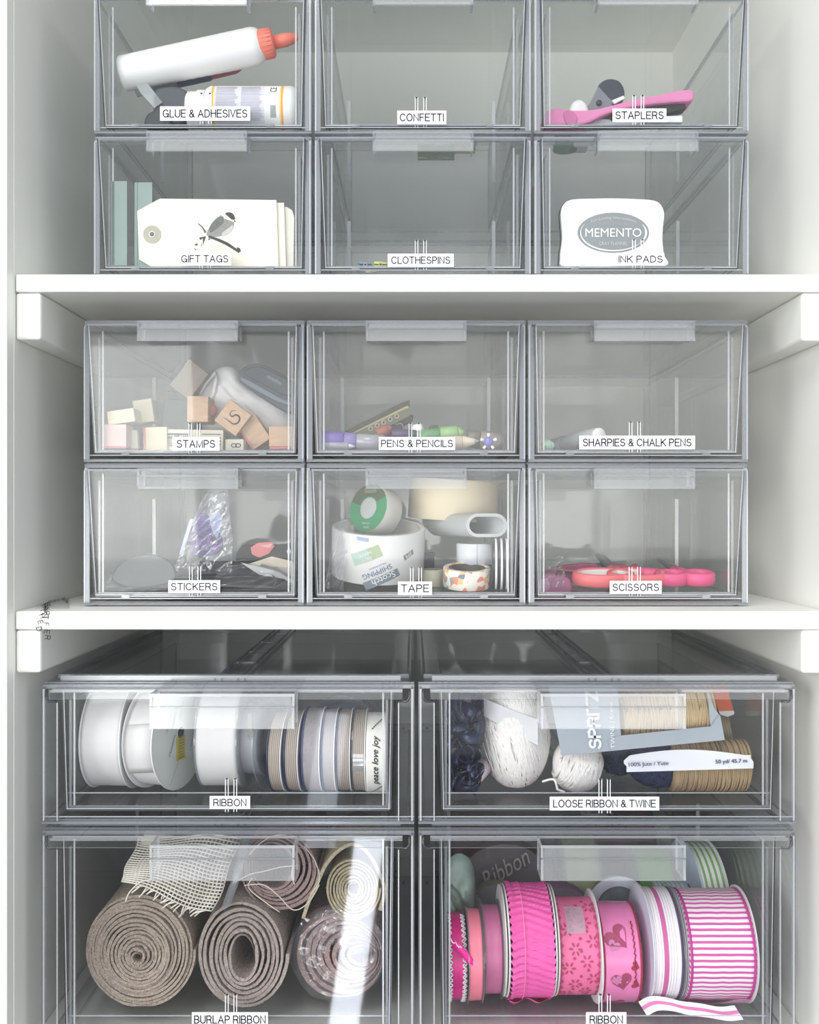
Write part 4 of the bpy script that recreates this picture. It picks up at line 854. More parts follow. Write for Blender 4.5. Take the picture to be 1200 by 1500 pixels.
# ------------------------------------------------------------------ tape rolls
def ring(name, label, cat, c, axis, R, r, wd, m, mi_in=None, grp=None, n=48, core=True, bev=0.0):
    """tape roll with its middle at c: wound tape + cardboard core"""
    e = thing(name, label, cat, c, group=grp); M = axM((0, 0, 0), axis); rc = r + .0022 if core else r
    obj('tape', MB().lathe([(-wd / 2, rc), (-wd / 2, R - .0006), (-wd / 2 + .0006, R), (wd / 2 - .0006, R), (wd / 2, R - .0006), (wd / 2, rc)], n, 0, M, closed=True), m, e)
    if core: obj('core', MB().lathe([(-wd / 2 + .0003, r), (-wd / 2 + .0003, rc - .0001), (wd / 2 - .0003, rc - .0001), (wd / 2 - .0003, r)], n, 0, M, closed=True), mi_in or mat('card_core', '#b9b2a4', 0.8, 0.05), e)
    return e, M
Yc = Y2 + .052
ax = Vector((.03, -.20, .98)).normalized(); Rp = .0368
c = P(554, 822, Yc)
wd = .0385
c.z = F2B + wd / 2 * ax.z + Rp * math.sqrt(1 - ax.z ** 2) * 1.05 + .0028
PACK = mat('packing_tape', '#dcdcdb', 0.25, 0.02, 40)
e, M = ring('packing_tape_roll', 'wide white roll of packing tape with printed lettering, standing upright at the left', 'tape roll', c, ax, Rp, .0300, wd, PACK, mat('tape_inner', '#c4c2bc', 0.6, 0.04))
fr = M.to_3x3(); ex = Vector((1, 0, 0)); ex = (ex - ax * ex.dot(ax)).normalized(); ey = ax.cross(ex)   # ey points away from the viewer
def onroll(R, a0=0.0, z0=0.0, rot=0.0):
    def fn(u, v):
        uu = u * math.cos(rot) - v * math.sin(rot); vv = u * math.sin(rot) + v * math.cos(rot)
        a = a0 + uu / R; return (ex * math.sin(a) - ey * math.cos(a)) * R + ax * (z0 + vv)
    return fn
def rollpatch(mb, w, h, fn, mi, nu=10): 
    mb.add([fn(-w / 2 + w * i / nu, s_ * h / 2) for i in range(nu + 1) for s_ in (-1, 1)], [(2 * i, 2 * i + 1, 2 * i + 3, 2 * i + 2) for i in range(nu)], mi, True)
m = MB(); rt = math.radians(24)
rollpatch(m, .024, .0095, onroll(Rp + .0002, -.22, .004, rt), 0); rollpatch(m, .010, .0094, onroll(Rp + .0003, -.04, .0069, rt), 1)
put_text(m, 'HEAVY', .010, .0026, onroll(Rp + .0004, -.24, .0050, rt + PI), 2); put_text(m, 'DUTY', .008, .0026, onroll(Rp + .0004, -.20, .0010, rt + PI), 2)
put_text(m, 'PACKAGING', .014, .0014, onroll(Rp + .0003, .02, -.0040, rt + PI), 3)
put_text(m, 'SHIPPING', .024, .0040, onroll(Rp + .0003, .02, -.0085, rt + PI), 4)
rollpatch(m, .029, .0062, onroll(Rp + .0002, .12, -.0145, rt), 5); put_text(m, 'Scotch', .019, .0050, onroll(Rp + .0004, .16, -.0135, rt + PI), 2)
rollpatch(m, .010, .0042, onroll(Rp + .0002, .72, .0035, rt), 6); put_text(m, '3M', .006, .0034, onroll(Rp + .0004, .72, .0035, rt + PI), 2)
rollpatch(m, .010, .0030, onroll(Rp + .0002, -.30, .0165, -.1), 7)
obj('tape_print', m, [mat('print_sage', '#a9bfb6', 0.4), mat('print_green', '#a3b48f', 0.4), mat('print_pale', '#e2e6e6', 0.4), mat('print_grey', '#8b96a6', 0.4), mat('print_navy', '#56719b', 0.4), mat('print_slate', '#77808c', 0.4), mat('print_dark', '#7b7d80', 0.4), mat('print_blue', '#9aa9cb', 0.4)], e, fixn=False)
filmthing('film_wrapper', 'torn clear film hanging off the left side of the packing tape', 'film', [(498, 758), (520, 772), (500, 866), (474, 862)], Yc - .032, FILM, .008, 12, .004)
# small green-faced roll
ax2 = Vector((-.62, -.74, .22)).normalized(); c2 = P(551, 748, Y2 + .060)
e, M = ring('invisible_tape_roll', 'small tape roll with a green printed face leaning in the wide white roll', 'tape roll', c2, ax2, .0198, .0095, .0190, mat('matte_tape', '#d9d7cf', 0.45, 0.03), mat('grey_core', '#c9cdca', 0.5))
fx = ax2.cross(Vector((0, 0, 1))).normalized(); fx = -fx if fx.x < 0 else fx; fz = fx.cross(ax2); fz = -fz if fz.z < 0 else fz
fc = ax2 * .0097
def face(r0, r1, a0, a1, mi, m, off=0.0, n=30):
    v = []
    for i in range(n + 1):
        a = math.radians(a0 + (a1 - a0) * i / n)
        for r in (r0, r1): v.append(fc + ax2 * off + (fx * math.cos(a) + fz * math.sin(a)) * r)
    m.add(v, [(2 * i, 2 * i + 1, 2 * i + 3, 2 * i + 2) for i in range(n)], mi)
m = MB(); face(.0088, .0196, 0, 360, 0, m); face(.0095, .0194, 30, 165, 1, m, .0001); face(.0, .0088, 0, 360, 2, m, -.0006)
for dz_, s_ in ((.0140, 'Scotch'),): put_text(m, s_, .013, .0035, lambda u, v: fc + ax2 * .0003 + fx * u + fz * (dz_ + v), 3)
put_text(m, 'MAGIC', .009, .0020, lambda u, v: fc + ax2 * .0003 + fx * (u + .001) + fz * (-.0125 + v), 4); put_text(m, 'TAPE', .007, .0018, lambda u, v: fc + ax2 * .0003 + fx * (u + .001) + fz * (-.0158 + v), 4)
for k in range(5): face(.010 + k * .0018, .0103 + k * .0018, 32, 160, 5, m, .0002)
obj('printed_face', m, [mat('tape_green', '#2f9c63', 0.4, 0.06), mat('tape_green_dark', '#4c5a3c', 0.4, 0.2), mat('core_white', '#d0d5d2', 0.5), mat('gold_print', '#d6c68a', 0.5), mat('mint_print', '#bfe3cf', 0.5), mat('tape_green_mid', '#6f8a62', 0.4)], e, fixn=False)
# masking tape
cm = P(664, 732, Y2 + .096); axm = Vector((.06, -.03, 1)).normalized()
ring('masking_tape_roll', 'wide cream roll of masking tape lying on top at the back right', 'tape roll', cm, axm, .0372, .0290, .0335, mat('masking_tape', '#eee0c2', 0.6, 0.02, 60, 0.1, 500), mat('card_core', '#b9b2a4', 0.8, 0.05))
# oval tube
Yo = Y2 + .030
t = TH('oval_tube', 'grey oval plastic tube open towards the viewer, under the masking tape', 'tube', 713, 787, Yo)
def stad(x0, x1, y0, y1, n=10):
    r = (y1 - y0) / 2; cyy = (y0 + y1) / 2; o = []
    for i in range(n + 1): a = -PI / 2 + PI * i / n; o.append((x1 - r + r * math.cos(a), cyy + r * math.sin(a)))
    for i in range(n + 1): a = PI / 2 + PI * i / n; o.append((x0 + r + r * math.cos(a), cyy + r * math.sin(a)))
    return o
oo = t.pts(stad(683, 744, 752, 787), Yo); ii = t.pts(stad(688, 739, 757, 782), Yo); n = len(oo); v = []
dx = -.030
for (pp, y, sh) in ((oo, 0, 0), (ii, 0, 0), (ii, .055, dx), (oo, .055, dx)): v += [(x + sh, y, z) for x, z in pp]
f = []
for k in range(4):
    for i in range(n):
        j = (i + 1) % n; k2 = (k + 1) % 4; f.append((k * n + i, k * n + j, k2 * n + j, k2 * n + i))
m = MB().add(v, f, 0, False); t.part('tube_wall', m, mat('light_grey_plastic', '#bcc0c1', 0.45, 0.02), bevel=.0003)
v = [(x * .98 + dx * .95, .050, z) for x, z in ii]; t.part('tube_bottom', MB().add(v, [tuple(range(n))]), mat('mid_grey', '#8f9190', 0.6))
# pale roll, washi, edge stack, beige roll, dark block
e, M = ring('white_tape_roll', 'small shiny white tape roll lying flat above the floral one', 'tape roll', P(697, 811, Y2 + .048), (.0, -.02, 1), .0152, .009, .0165, mat('satin_white', '#d4d8df', 0.25, 0.02), grp='small decorative tape rolls')
obj('tape_seam', MB().box(-.0001, .0003, -.01535, -.0150, -.0080, .0080), GREYT, e)
WASHI, ntw, bw = newmat('floral_washi'); vo = ntw.nodes.new('ShaderNodeTexVoronoi'); vo.inputs['Scale'].default_value = 260; tcw = ntw.nodes.new('ShaderNodeTexCoord'); ntw.links.new(tcw.outputs['Object'], vo.inputs['Vector'])
rw = ntw.nodes.new('ShaderNodeValToRGB'); rw.color_ramp.interpolation = 'CONSTANT'; sw = ntw.nodes.new('ShaderNodeSeparateColor'); ntw.links.new(vo.outputs['Color'], sw.inputs[0]); ntw.links.new(sw.outputs[0], rw.inputs[0])
for k, (p_, c_) in enumerate(((0, '#e9e3d8'), (.42, '#e58f7c'), (.55, '#efe8df'), (.68, '#e8c184'), (.78, '#8fa39b'), (.88, '#6f7f93'), (.94, '#e9e3d8'))):
    el = rw.color_ramp.elements[k] if k < 2 else rw.color_ramp.elements.new(p_)
    el.position = p_; el.color = (*lin(c_), 1)
ntw.links.new(rw.outputs[0], bw.inputs['Base Color']); bw.inputs['Roughness'].default_value = 0.4
e, M = ring('floral_tape_roll', 'floral washi tape roll lying flat at the front right', 'tape roll', P(684, 848, Y2 + .024), (.02, -.16, .98), .0182, .0120, .0150, WASHI, mat('dark_core', '#5c574e', 0.6), grp='small decorative tape rolls')
for k, (x, lab) in enumerate(((725, 'leftmost dark roll of three with a white edge, on end at the right wall'), (733, 'middle dark roll of the three standing on end at the right wall'), (741, 'rightmost dark roll of three with a white edge, against the wall'))):
    c = P(x - 1, 828, Y2 + .026); e, M = ring('thin_tape_roll', lab, 'tape roll', c, (1, -.06, 0), .0192, .012, .0036, mat('dark_tape', '#3a3d40', 0.3, 0.1), grp='thin rolls on end')
    obj('white_edge', MB().lathe([(.0004, .0192), (.0004, .0198), (.0021, .0198), (.0021, .0192)], 40, 0, M, closed=True), PLW, e)
    obj('white_edge', MB().lathe([(-.0020, .013), (-.0020, .0191), (-.0018, .0191), (-.0018, .013)], 40, 0, M, closed=True), mat('grey_face', '#8a8d90', 0.5), e)
ring('beige_tape_roll', 'small pale beige tape roll right of the label, behind the floral one', 'tape roll', P(632, 846, Y2 + .060), (0, -.05, 1), .0100, .006, .0135, mat('beige_tape', '#cfcdb9', 0.5, 0.03), grp='small decorative tape rolls')
t = TH('dark_tape_cutter', 'small dark block behind the beige roll', 'tape cutter', 626, 832, Y2 + .080, z=F2B)
t.poly('cutter_body', [(614, 818), (636, 817), (637, 862), (614, 862)], Y2 + .080, .016, SLATE, .0008)
t.poly('cutter_lip', [(612, 815), (638, 815), (638, 819), (612, 819)], Y2 + .078, .018, DK2, .0004)

# ------------------------------------------------------------------ scissors
def scissors(label, cA, cB, ra, mloop, inner, Yc, bl, tilt=.16, mbl=None):
    o = P((cA[0] + cB[0]) / 2, max(cA[1], cB[1]), Yc); o.z = F2B + .0085
    e = thing('scissors', label, 'scissors', o, (tilt, 0, 0), 'pink scissors')
    for cc in (cA, cB):
        x = PX(cc[0], Yc) - o.x; a, b = ra
        pts = [(x + a * math.cos(2 * PI * k / 36), b * math.sin(2 * PI * k / 36)) for k in range(36)]
        m = MB(); v = []; h = .0052
        prof = [(0, -h), (.0016, -h * .8), (.0022, 0), (.0016, h * .8), (0, h), (-.0018, h * .8), (-.0022, 0), (-.0018, -h * .8)]
        for k in range(36):
            an = 2 * PI * k / 36; nx, ny = math.cos(an), math.sin(an)
            for dr, dz in prof: v.append((x + (a + dr) * nx, (b + dr) * ny, dz))
        np_ = len(prof); f = [(k * np_ + j, ((k + 1) % 36) * np_ + j, ((k + 1) % 36) * np_ + (j + 1) % np_, k * np_ + (j + 1) % np_) for k in range(36) for j in range(np_)]
        hd = obj('handle', MB().add(v, f, 0, True), mloop, e)
        if inner:
            m = MB(); v = []; 
            for k in range(36):
                an = 2 * PI * k / 36
                for rr, z in ((.995, h * .7), (.80, h * .75), (.80, -h * .7)): v.append((x + a * rr * math.cos(an) , b * rr * math.sin(an), z))
            f = [(k * 3 + j, ((k + 1) % 36) * 3 + j, ((k + 1) % 36) * 3 + j + 1, k * 3 + j + 1) for k in range(36) for j in range(2)]
            obj('inner_grip', MB().add(v, f, 0, True), inner, hd)
        xm = (PX((cA[0] + cB[0]) / 2, Yc) - o.x)
        sg = -1 if cc is cA else 1
        obj('shank', MB().tube([(x - sg * a * .5, b * .8, 0), (xm + sg * .003, b + .012, 0), (xm, b + .026, 0)], [.0042, .0036, .0026], 8), mloop, e)
        obj('blade', MB().prism([(xm - .0045, -.0006 * sg), (xm + .0045, -.0006 * sg), (xm + .002 * sg, -.0006 * sg + .0011), (xm - .002, -.0006 * sg + .0011)], b + .024, b + .024 + bl), mbl or mat('steel', '#b5b8bc', 0.3, metal=0.9), e)
    obj('pivot', MB().lathe([(0, 0), (0, .0025), (.0016, .0025), (.0016, 0)], 14, 0, axM((xm, b + .028, .0006), (0, 0, 1))), mat('steel', '#b5b8bc', 0.3, metal=0.9), e)
    return e
CP = mat('coral_pink', '#f2797e', 0.4, 0.03); HP = mat('hot_pink', '#ee5d93', 0.4, 0.03); MG = mat('magenta_plastic', '#b5527c', 0.45, 0.12)
scissors('coral pink scissors with white-lined finger loops, left front', (884, 858), (934, 858), (.0225, .014), CP, PLW, Y2 + .042, .05)
e = scissors('hot pink scissors with two round finger loops, right of the label', (984, 860), (1023, 860), (.0108, .0095), HP, None, Y2 + .040, .045)
obj('handle', MB().tube([(-.0215, .004, .001), (-.030, .012, .001), (-.034, .026, .002)], [.005, .0045, .004], 8), HP, e)
Ym = Y2 + .095
t = TH('magenta_scissors', 'darker magenta scissors handles lying behind the coral pair', 'scissors', 860, 852, Ym, z=F2B, group='pink scissors')
t.poly('handle', smooth([(793, 850), (800, 836), (830, 829), (866, 826), (880, 833), (878, 846), (850, 852), (812, 856)], 4), Ym, .010, MG, .0015, sm=True)
t.poly('handle', smooth([(876, 846), (882, 832), (902, 828), (926, 830), (937, 838), (934, 850), (900, 853)], 4), Ym + .002, .010, MG, .0015, sm=True)
t.poly('blade', [(848, 828), (918, 822), (920, 827), (852, 832)], Ym + .014, .002, mat('olive_steel', '#8c8d80', 0.4, metal=0.4), .0003)
t.poly('wooden_stick', [(812, 833), (900, 842), (900, 845), (812, 836)], Ym - .003, .002, mat('stick_tan', '#c08f86', 0.6), .0003)
filmthing('clear_wrapper', 'clear wrapper over magenta plastic in the left corner of the scissors drawer', 'wrapper', [(786, 826), (822, 822), (826, 866), (784, 868)], Y2 + .030, FILM, .008, 21, .01)
t = TH('magenta_punch', 'magenta craft punch inside the clear wrapper at the left corner', 'craft punch', 806, 866, Y2 + .046, z=F2B)
t.poly('punch_body', smooth([(787, 848), (800, 842), (832, 846), (838, 858), (834, 868), (788, 868)], 4), Y2 + .046, .02, mat('magenta_dull', '#b06a92', 0.45, 0.1), .0015, sm=True)
t.poly('punch_button', smooth([(790, 852), (802, 848), (806, 862), (792, 866)], 4), Y2 + .044, .003, mat('pink_dull', '#cf9bbd', 0.45, 0.1), .0006, sm=True)
t = TH('green_bead', 'tiny dark green bead on the hot pink scissors', 'bead', 977, 842, Y2 + .060)
t.part('bead_body', MB().lathe([(-.002, 0), (-.0015, .003), (0, .0042), (.0015, .003), (.002, 0)], 14, 0, axM((0, 0, 0), (0, 0, 1))), mat('dark_green_tin', '#3d4744', 0.3, 0.2))
t.part('bead_hole', MB().lathe([(.0018, 0), (.0018, .0009), (.0022, .0009), (.0022, 0)], 10, 0, axM((0, 0, 0), (0, 0, 1))), INK)

# ------------------------------------------------------------------ ribbon spools, upper left wide drawer
def spool(label, cx, cy, Y, Rpx, w, m, fm=None, fR=None, yaw=0.0, roll=0.0, name='ribbon_spool', cat='ribbon spool', grp=None, hole=.35, z=None, n=56, ft=.0009, flip=0, wob=.0002, sides=(-1, 1), tail=None, fms=None):
    """spool lying with its axle left to right; Rpx = ribbon radius in picture px at Y"""
    R = Rpx / S(Y); o = P(cx, cy, Y); fr = (fR / S(Y)) if fR else R
    if z is not None: o.z = z + max(fr if fm else R, R)
    e = thing(name, label, cat, o, (roll, 0, yaw), grp)
    prof = [(-w / 2, R * hole)] + [(-w / 2 + w * k / 10, R + random.uniform(-wob, wob)) for k in range(11)] + [(w / 2, R * hole)]
    rb = obj('wound_ribbon', MB().lathe(prof, n, 0, None, closed=True), m, e)
    if fm:
        for i, sx in enumerate(sides):
            x = sx * (w / 2 + ft * .6)
            obj('flange', MB().lathe([(x - ft / 2, R * hole * .8), (x - ft / 2, fr), (x + ft / 2, fr), (x + ft / 2, R * hole * .8)], n, 0, None, closed=True, sm=False), (fms[i] if fms else fm), e)
    return e, R, rb
CF = clear_mat('clear_flange', (0.90, 0.915, 0.93), 0.12, (0.75, 0.79, 0.84), 0.06, 0.05)
CARDF = mat('white_flange', '#e4e5e6', 0.5, 0.02)
SATW = mat('white_satin', '#dfdedd', 0.55, 0.02, 30, 0.15, 400); TAN = mat('tan_core', '#a79d92', 0.7, 0.06)
Y = Y3 + .054
spool('wide white ribbon spool, leftmost in the upper ribbon drawer', 173, 1084, Y, 73, .0285, SATW, CARDF, 76, yaw=-.06, z=F3, grp='white ribbon spools', fms=(CARDF, CARDF))
e, R, rb = spool('white ribbon spool with a printed end disc and a yellow sticker', 243, 1084, Y - .004, 70, .0235, SATW, CARDF, 76, yaw=-.31, z=F3, grp='white ribbon spools', hole=.2)
m = MB(); xf = .0235 / 2 + .0012 + .0001; sc_ = 1 / S(Y)
def disc(m, r0, r1, y, z, mi, x=xf, n=40): m.add([(x, y + r * math.cos(2 * PI * i / n), z + r * math.sin(2 * PI * i / n)) for i in range(n) for r in (r0, r1)], [(2 * i, 2 * i + 1, 2 * ((i + 1) % n) + 1, 2 * ((i + 1) % n)) for i in range(n)], mi)
disc(m, 0.0001, 74.5 * sc_, 0, 0, 0)
disc(m, 0.0001, .0044, 0, 0.003, 1, xf + .0003, 20)
m.add([(xf + .0003, a, b) for a, b in ((-.0068, -.0175), (.0062, -.0175), (.0062, .0003), (-.0068, .0003))], [(0, 1, 2, 3)], 2)
def yz_text(s, w, h, y, z, rot, mi):
  for b_ in (-.00012, .00012): put_text(m, s, w, h, lambda u, v: (xf + .0005, y + u * math.cos(rot) - v * math.sin(rot), z + b_ + u * math.sin(rot) + v * math.cos(rot)), mi, .3)
for s_, w_, h_, y_, z_, r_, k_ in (('Wired', .014, .003, .000, .020, 1.2, 3), ('Celebrate it', .017, .0025, -.010, .016, 1.2, 3), ('Occasions', .017, .0025, -.013, -.004, 1.1, 3), ('white', .012, .002, .018, .022, 1.1, 3), ('1 1/2 in x 9 ft', .016, .0018, .016, -.006, 1.25, 3), ('100% polyester', .016, .0018, -.018, .014, 1.25, 4)): yz_text(s_, w_, h_, y_, z_, r_, k_)
m.add([(xf + .0005, a, b) for a, b in ((-.016, -.034), (-.0156, -.034), (-.004, -.018), (-.0045, -.018))], [(0, 1, 2, 3)], 3)
for k in range(7): yz_text('lot', .008, .0014, 0, -.0025 - k * .0022, 0, 5)
obj('printed_disc', m, [mat('disc_face', '#e4e7e2', 0.45, 0.02), INK, mat('yellow_sticker', '#d9c83e', 0.5, 0.05), GREYT, mat('print_faint', '#a9adaa', 0.6), mat('olive_print', '#8f8430', 0.6)], e, fixn=False)
obj('loose_end', MB().strip([(-.0005, -math.cos(a_) * (R + .0008), math.sin(a_) * (R + .0008)) for a_ in (.42, .3, .15, 0, -.15, -.3, -.45, -.6)], (.0112, 0, .0012), .0003), SATW, e)
spool('wide white ribbon spool in the middle of the drawer, behind the label wires', 334, 1084, Y, 74, .0300, SATW, CF, 77, yaw=-.05, z=F3, grp='white ribbon spools')
SHW = mat('sheer_white', '#c9cbcf', 0.45, 0.05, 60, trans=0.25)
e, R, rb = spool('clear plastic spool of sheer grey ribbon right of the middle white spool', 380, 1092, Y - .002, 52, .017, SHW, CF, 72, yaw=-.22, z=F3, grp='small spools', hole=.5)
obj('paper_patch', MB().box(.002, .0055, -R - .0012, -R - .0006, .006, .024), mat('grey_patch', '#9b9894', 0.7), e)
TW = lambda nm, base, ed: ramp_mat(nm, [(0, ed)] + [(.08 + .07 * k, base if k % 2 == 0 else '#8d8178') for k in range(12)] + [(.93, ed)], 'x', 0.7, 0.5, 1800, scale=100, offset=0.5)
BUR = '#b8aca0'
for k, (x, w, m_, ff, yaw_, rr, lab) in enumerate((
    (414, .0090, TW('twine_band_a', BUR, '#4c4a5c'), NAVY, -.10, 58, 'narrow tan twine spool with a navy left flange, first of the row'),
    (437, .0092, TW('twine_band_b', '#b4a89f', '#4c4a5c'), NAVY, -.08, 59, 'narrow tan twine spool, second of the row, navy flange at its right'),
    (464, .0120, mat('heather_grey', '#a8a3a6', 0.7, 0.1, 300, 0.5, 1600, stretch=(4, 1, 1)), mat('violet_blue', '#474e86', 0.4), -.06, 61, 'broader heather grey ribbon spool, third of the row'),
    (487, .0085, mat('grey_satin', '#a7a3a3', 0.4, 0.08, 300, 0.2, 900), mat('violet_blue', '#474e86', 0.4), -.04, 60, 'narrow shiny grey ribbon spool, fourth of the row'),
    (508, .0088, TW('twine_band_c', '#b0a79f', '#6a6468'), NAVY, -.03, 60, 'narrow striped twine spool, fifth of the row'),
    (529, .0086, TW('twine_band_d', '#b3a99f', '#6a6468'), CF, -.02, 59.5, 'narrow striped twine spool with a clear patch, next to the lettered ribbon'))):
    Yk = Y - .012
    e, R, rb = spool(lab, x, 1104, Yk, rr - 2, w, m_, CARDF, rr, yaw=yaw_, z=F3, grp='narrow twine spools', fms=(ff, CARDF), ft=.0007, hole=.4)
    if k == 5:
        m = MB(); cyl_patch(m, R + .0004, -.0040, .0040, -.35, .12, 0, 8); obj('clear_patch', m, clear_mat('glossy_patch', (.8, .8, .8), .2, (.9, .9, .9), .25, .1), e)
Yk = Y - .014
e, R, rb = spool('narrow white ribbon spool lettered peace love joy at the right end', 553.5, 1103, Yk, 57, .0150, mat('ivory_ribbon', '#edebe4', 0.6, 0.02, 60, 0.2, 900), mat('black_flange', '#2b2c30', 0.5), 55, yaw=0.0, z=F3, grp='small spools', ft=.0006, fms=(CF, mat('black_flange', '#2b2c30', 0.5)))
m = MB()
for b_ in (-.0001, .0001): put_text(m, 'peace love joy', .038, .0060, lambda u, v: (-v + b_, -(R + .0006) * math.cos((u + b_) / R - .02), (R + .0006) * math.sin((u + b_) / R - .02)), 0, .35)
for zz, sg in ((.95, 1), (-.92, -1)):
    for j in range(7):
        a = zz + (j - 3) * .05; x_ = (j - 3) * .0011
        cyl_patch(m, R + .0006, x_ - .0002, x_ + .0010, a, a + .035, 0, 2)
obj('black_lettering', m, [mat('soft_black', '#2a2926', 0.7)], e, fixn=False)
e, R, rb = spool('large clear spool of pale sheer ribbon lying behind the narrow spools', 508, 1075, Y3 + .105, 48, .018, mat('sheer_lilac', '#c4c5d0', 0.4, 0.06, 80, trans=0.2), CF, 56, yaw=PI / 2 - .2, z=F3, grp='small spools', hole=.45)
for k in range(4):
    rr_ = R * (1.0 + .05 * k); obj('film_turn', MB().lathe([(-.0115 - k * .0003, rr_ - .0008), (-.0115 - k * .0003, rr_), (-.0110, rr_), (-.0110, rr_ - .0008)], 40, 0, None, closed=True), FROST, e)

# ------------------------------------------------------------------ yarn and twine, upper right wide drawer
NV = mat('navy_satin', '#18213f', 0.28, 0.35, 70); 
def bands(rx, rz, ry, n, wdt, seed):
    """ribbon loops: each a twisting closed band turned its own way"""
    rnd = random.Random(seed); m = MB()
    for k in range(n):
        q = Matrix.Rotation(rnd.uniform(-.9, .9), 3, 'X') @ Matrix.Rotation(rnd.uniform(-1.3, 1.3), 3, 'Y') @ Matrix.Rotation(rnd.uniform(-.7, .7), 3, 'Z')
        a_, b_ = rnd.uniform(.45, .95), rnd.uniform(.25, .6); tw = rnd.uniform(-.8, .8); c0 = Vector((rnd.uniform(-.35, .35) * rx, rnd.uniform(-.5, .3) * ry, rnd.uniform(-.5, .5) * rz)); pts = []; hw = []
        for i in range(30):
            a = 2 * PI * i / 29.5
            p = q @ Vector((math.cos(a) * a_ * rx, .25 * math.sin(2 * a + k) * ry, math.sin(a) * b_ * rz * 1.3)) + c0
            p.x = max(-rx, min(rx, p.x)); p.y = max(-ry, min(ry, p.y)); p.z = max(-rz, min(rz, p.z)); pts.append(p)
            hw.append(q @ Vector((math.sin(tw * math.sin(a)) * .7 * math.cos(a), math.cos(tw * math.sin(a)), .3 * math.sin(a))).normalized() * wdt)
        m.strip(pts, hw, .0003)
    return m
Yn = Y3 + .026
o_ = P(681, 1175, Yn); o_.z = F3
e = thing('ribbon_tangle', 'tangle of shiny navy satin ribbon loops in the left end', 'ribbon', o_)
s3 = S(Yn)
for k, (cy_, rz_, nb, sd) in enumerate(((1050, 34, 11, 3), (1094, 32, 11, 5), (1137, 28, 11, 9))):
    mb = bands(24 / s3, rz_ / s3, .015, nb, .0046, sd)
    mb.v = [(x, y, z + PZ(cy_, Yn) - o_.z) for x, y, z in mb.v]
    ob = obj('ribbon_loop', mb, NV, e, fixn=False); ob['kind'] = 'stuff'
YRN = mat('white_yarn', '#f0edea', 0.8, 0.03, 200, 0.2, 1200); 
def ball(name, label, cx, cy, Y, rx, rz, ry, m, n, tr, seed, z=None, dirn=0.0, spread_=.5, cat='yarn ball', grp=None, segs=36, flat=1.0):
    """egg-shaped ball: solid core wound with n turns of yarn"""
    s_ = S(Y); a, c = rx / s_, rz / s_; o = P(cx, cy, Y)
    if z is not None: o.z = z + c + .0014
    e = thing(name, label, cat, o, group=grp); rnd = random.Random(seed)
    prof = [(-c * math.cos(PI * k / 14) , math.sin(PI * k / 14) ** .8) for k in range(15)]
    obj('ball_core', MB().lathe([(x, r * 1.0 if 0 < k < 14 else 0) for k, (x, r) in enumerate(prof)], 24, 0, Matrix(((0, a * .96, 0, 0), (0, 0, ry * .96, 0), (.96, 0, 0, 0), (0, 0, 0, 1)))), m, e)
    mb = MB()
    for k in range(n):
        t1 = dirn + rnd.uniform(-spread_, spread_); off = rnd.uniform(-.75, .75); pts = []
        # turn: circle of the unit ball whose plane contains direction t1, pushed off centre
        nx = Vector((math.cos(t1), rnd.uniform(-.35, .35), math.sin(t1))).normalized(); u_ = nx.cross(Vector((0, 1, 0))).normalized(); w_ = nx.cross(u_)
        r_ = math.sqrt(1 - off * off); k0 = 1 + rnd.uniform(-.004, .008)
        for i in range(segs):
            an = 2 * PI * i / segs; p = nx * off + (u_ * math.cos(an) + w_ * math.sin(an)) * r_
            q_ = math.hypot(p.x, p.y); bul = (max(q_, 1e-6) ** -.2) if q_ > .2 else 1.3
            pts.append((p.x * a * bul * k0, p.y * ry * bul * k0, p.z * c * k0))
        mb.tube(pts, tr, 4, close=True)
    ob = obj('wound_yarn', mb, m, e, fixn=False); ob['kind'] = 'stuff'
    return e, o, a, c
e, o_, a_, c_ = ball('yarn_ball', 'tall egg-shaped ball of white cotton yarn', 755, 1094, Y3 + .050, 50, 78, .030, YRN, 210, .00060, 4, z=F3, dirn=PI / 2 - 1.15, spread_=.32)
obj('torn_label', MB().grid(lambda u, v: (-a_ * 1.04 + .001 + u * .040, -.0305 + .012 * (1 - u) ** 2, .030 - u * .014 - v * (.013 + .006 * u)), 10, 5), mat('translucent_paper', '#e6e6ea', 0.6, 0.03, trans=0.15), e)
obj('yarn_tail', MB().tube(smooth([(a_ * .7, -.020, -c_ * .8), (a_ * .98, -.026, -c_ * .72), (a_ * 1.08, -.026, -c_ * .86), (a_ * 1.10, -.026, -c_ + .004), (a_ * 1.3, -.024, -c_ + .0015)], 6, False), .0009, 6), YRN, e)
ball('yarn_ball', 'small white yarn ball beside the tall one, above the printed strip', 845, 1133, Y3 + .040, 37, 37, .021, YRN, 60, .0012, 8, z=F3, dirn=PI / 2 - 1.9, spread_=.25)
NVY = mat('navy_yarn', '#27365a', 0.75, 0.3, 200, 0.2, 1000); NVG = mat('grey_navy_yarn', '#46536b', 0.75, 0.25, 200, 0.2, 1000)
ball('yarn_ball', 'navy yarn ball under the white paper band', 962, 1136, Y3 + .052, 42, 33, .021, NVY, 60, .0011, 14, z=F3, dirn=.4, spread_=1.2)
ball('yarn_ball', 'small slate navy yarn ball behind the navy one and the white ball', 906, 1118, Y3 + .085, 34, 40, .020, NVG, 45, .0010, 19, dirn=1.1, spread_=1.0, z=F3)
JUTE = mat('jute_light', '#cdb48c', 0.85, 0.12, 500, 0.5, 1500, stretch=(1.5, .15, .15)); JUTED = mat('jute_brown', '#a89272', 0.85, 0.18, 400, 0.5, 1500, stretch=(1.5, .15, .15)); JUTEG = mat('jute_green_brown', '#9b8f6e', 0.85, 0.15, 400, 0.5, 1500, stretch=(1.5, .15, .15))
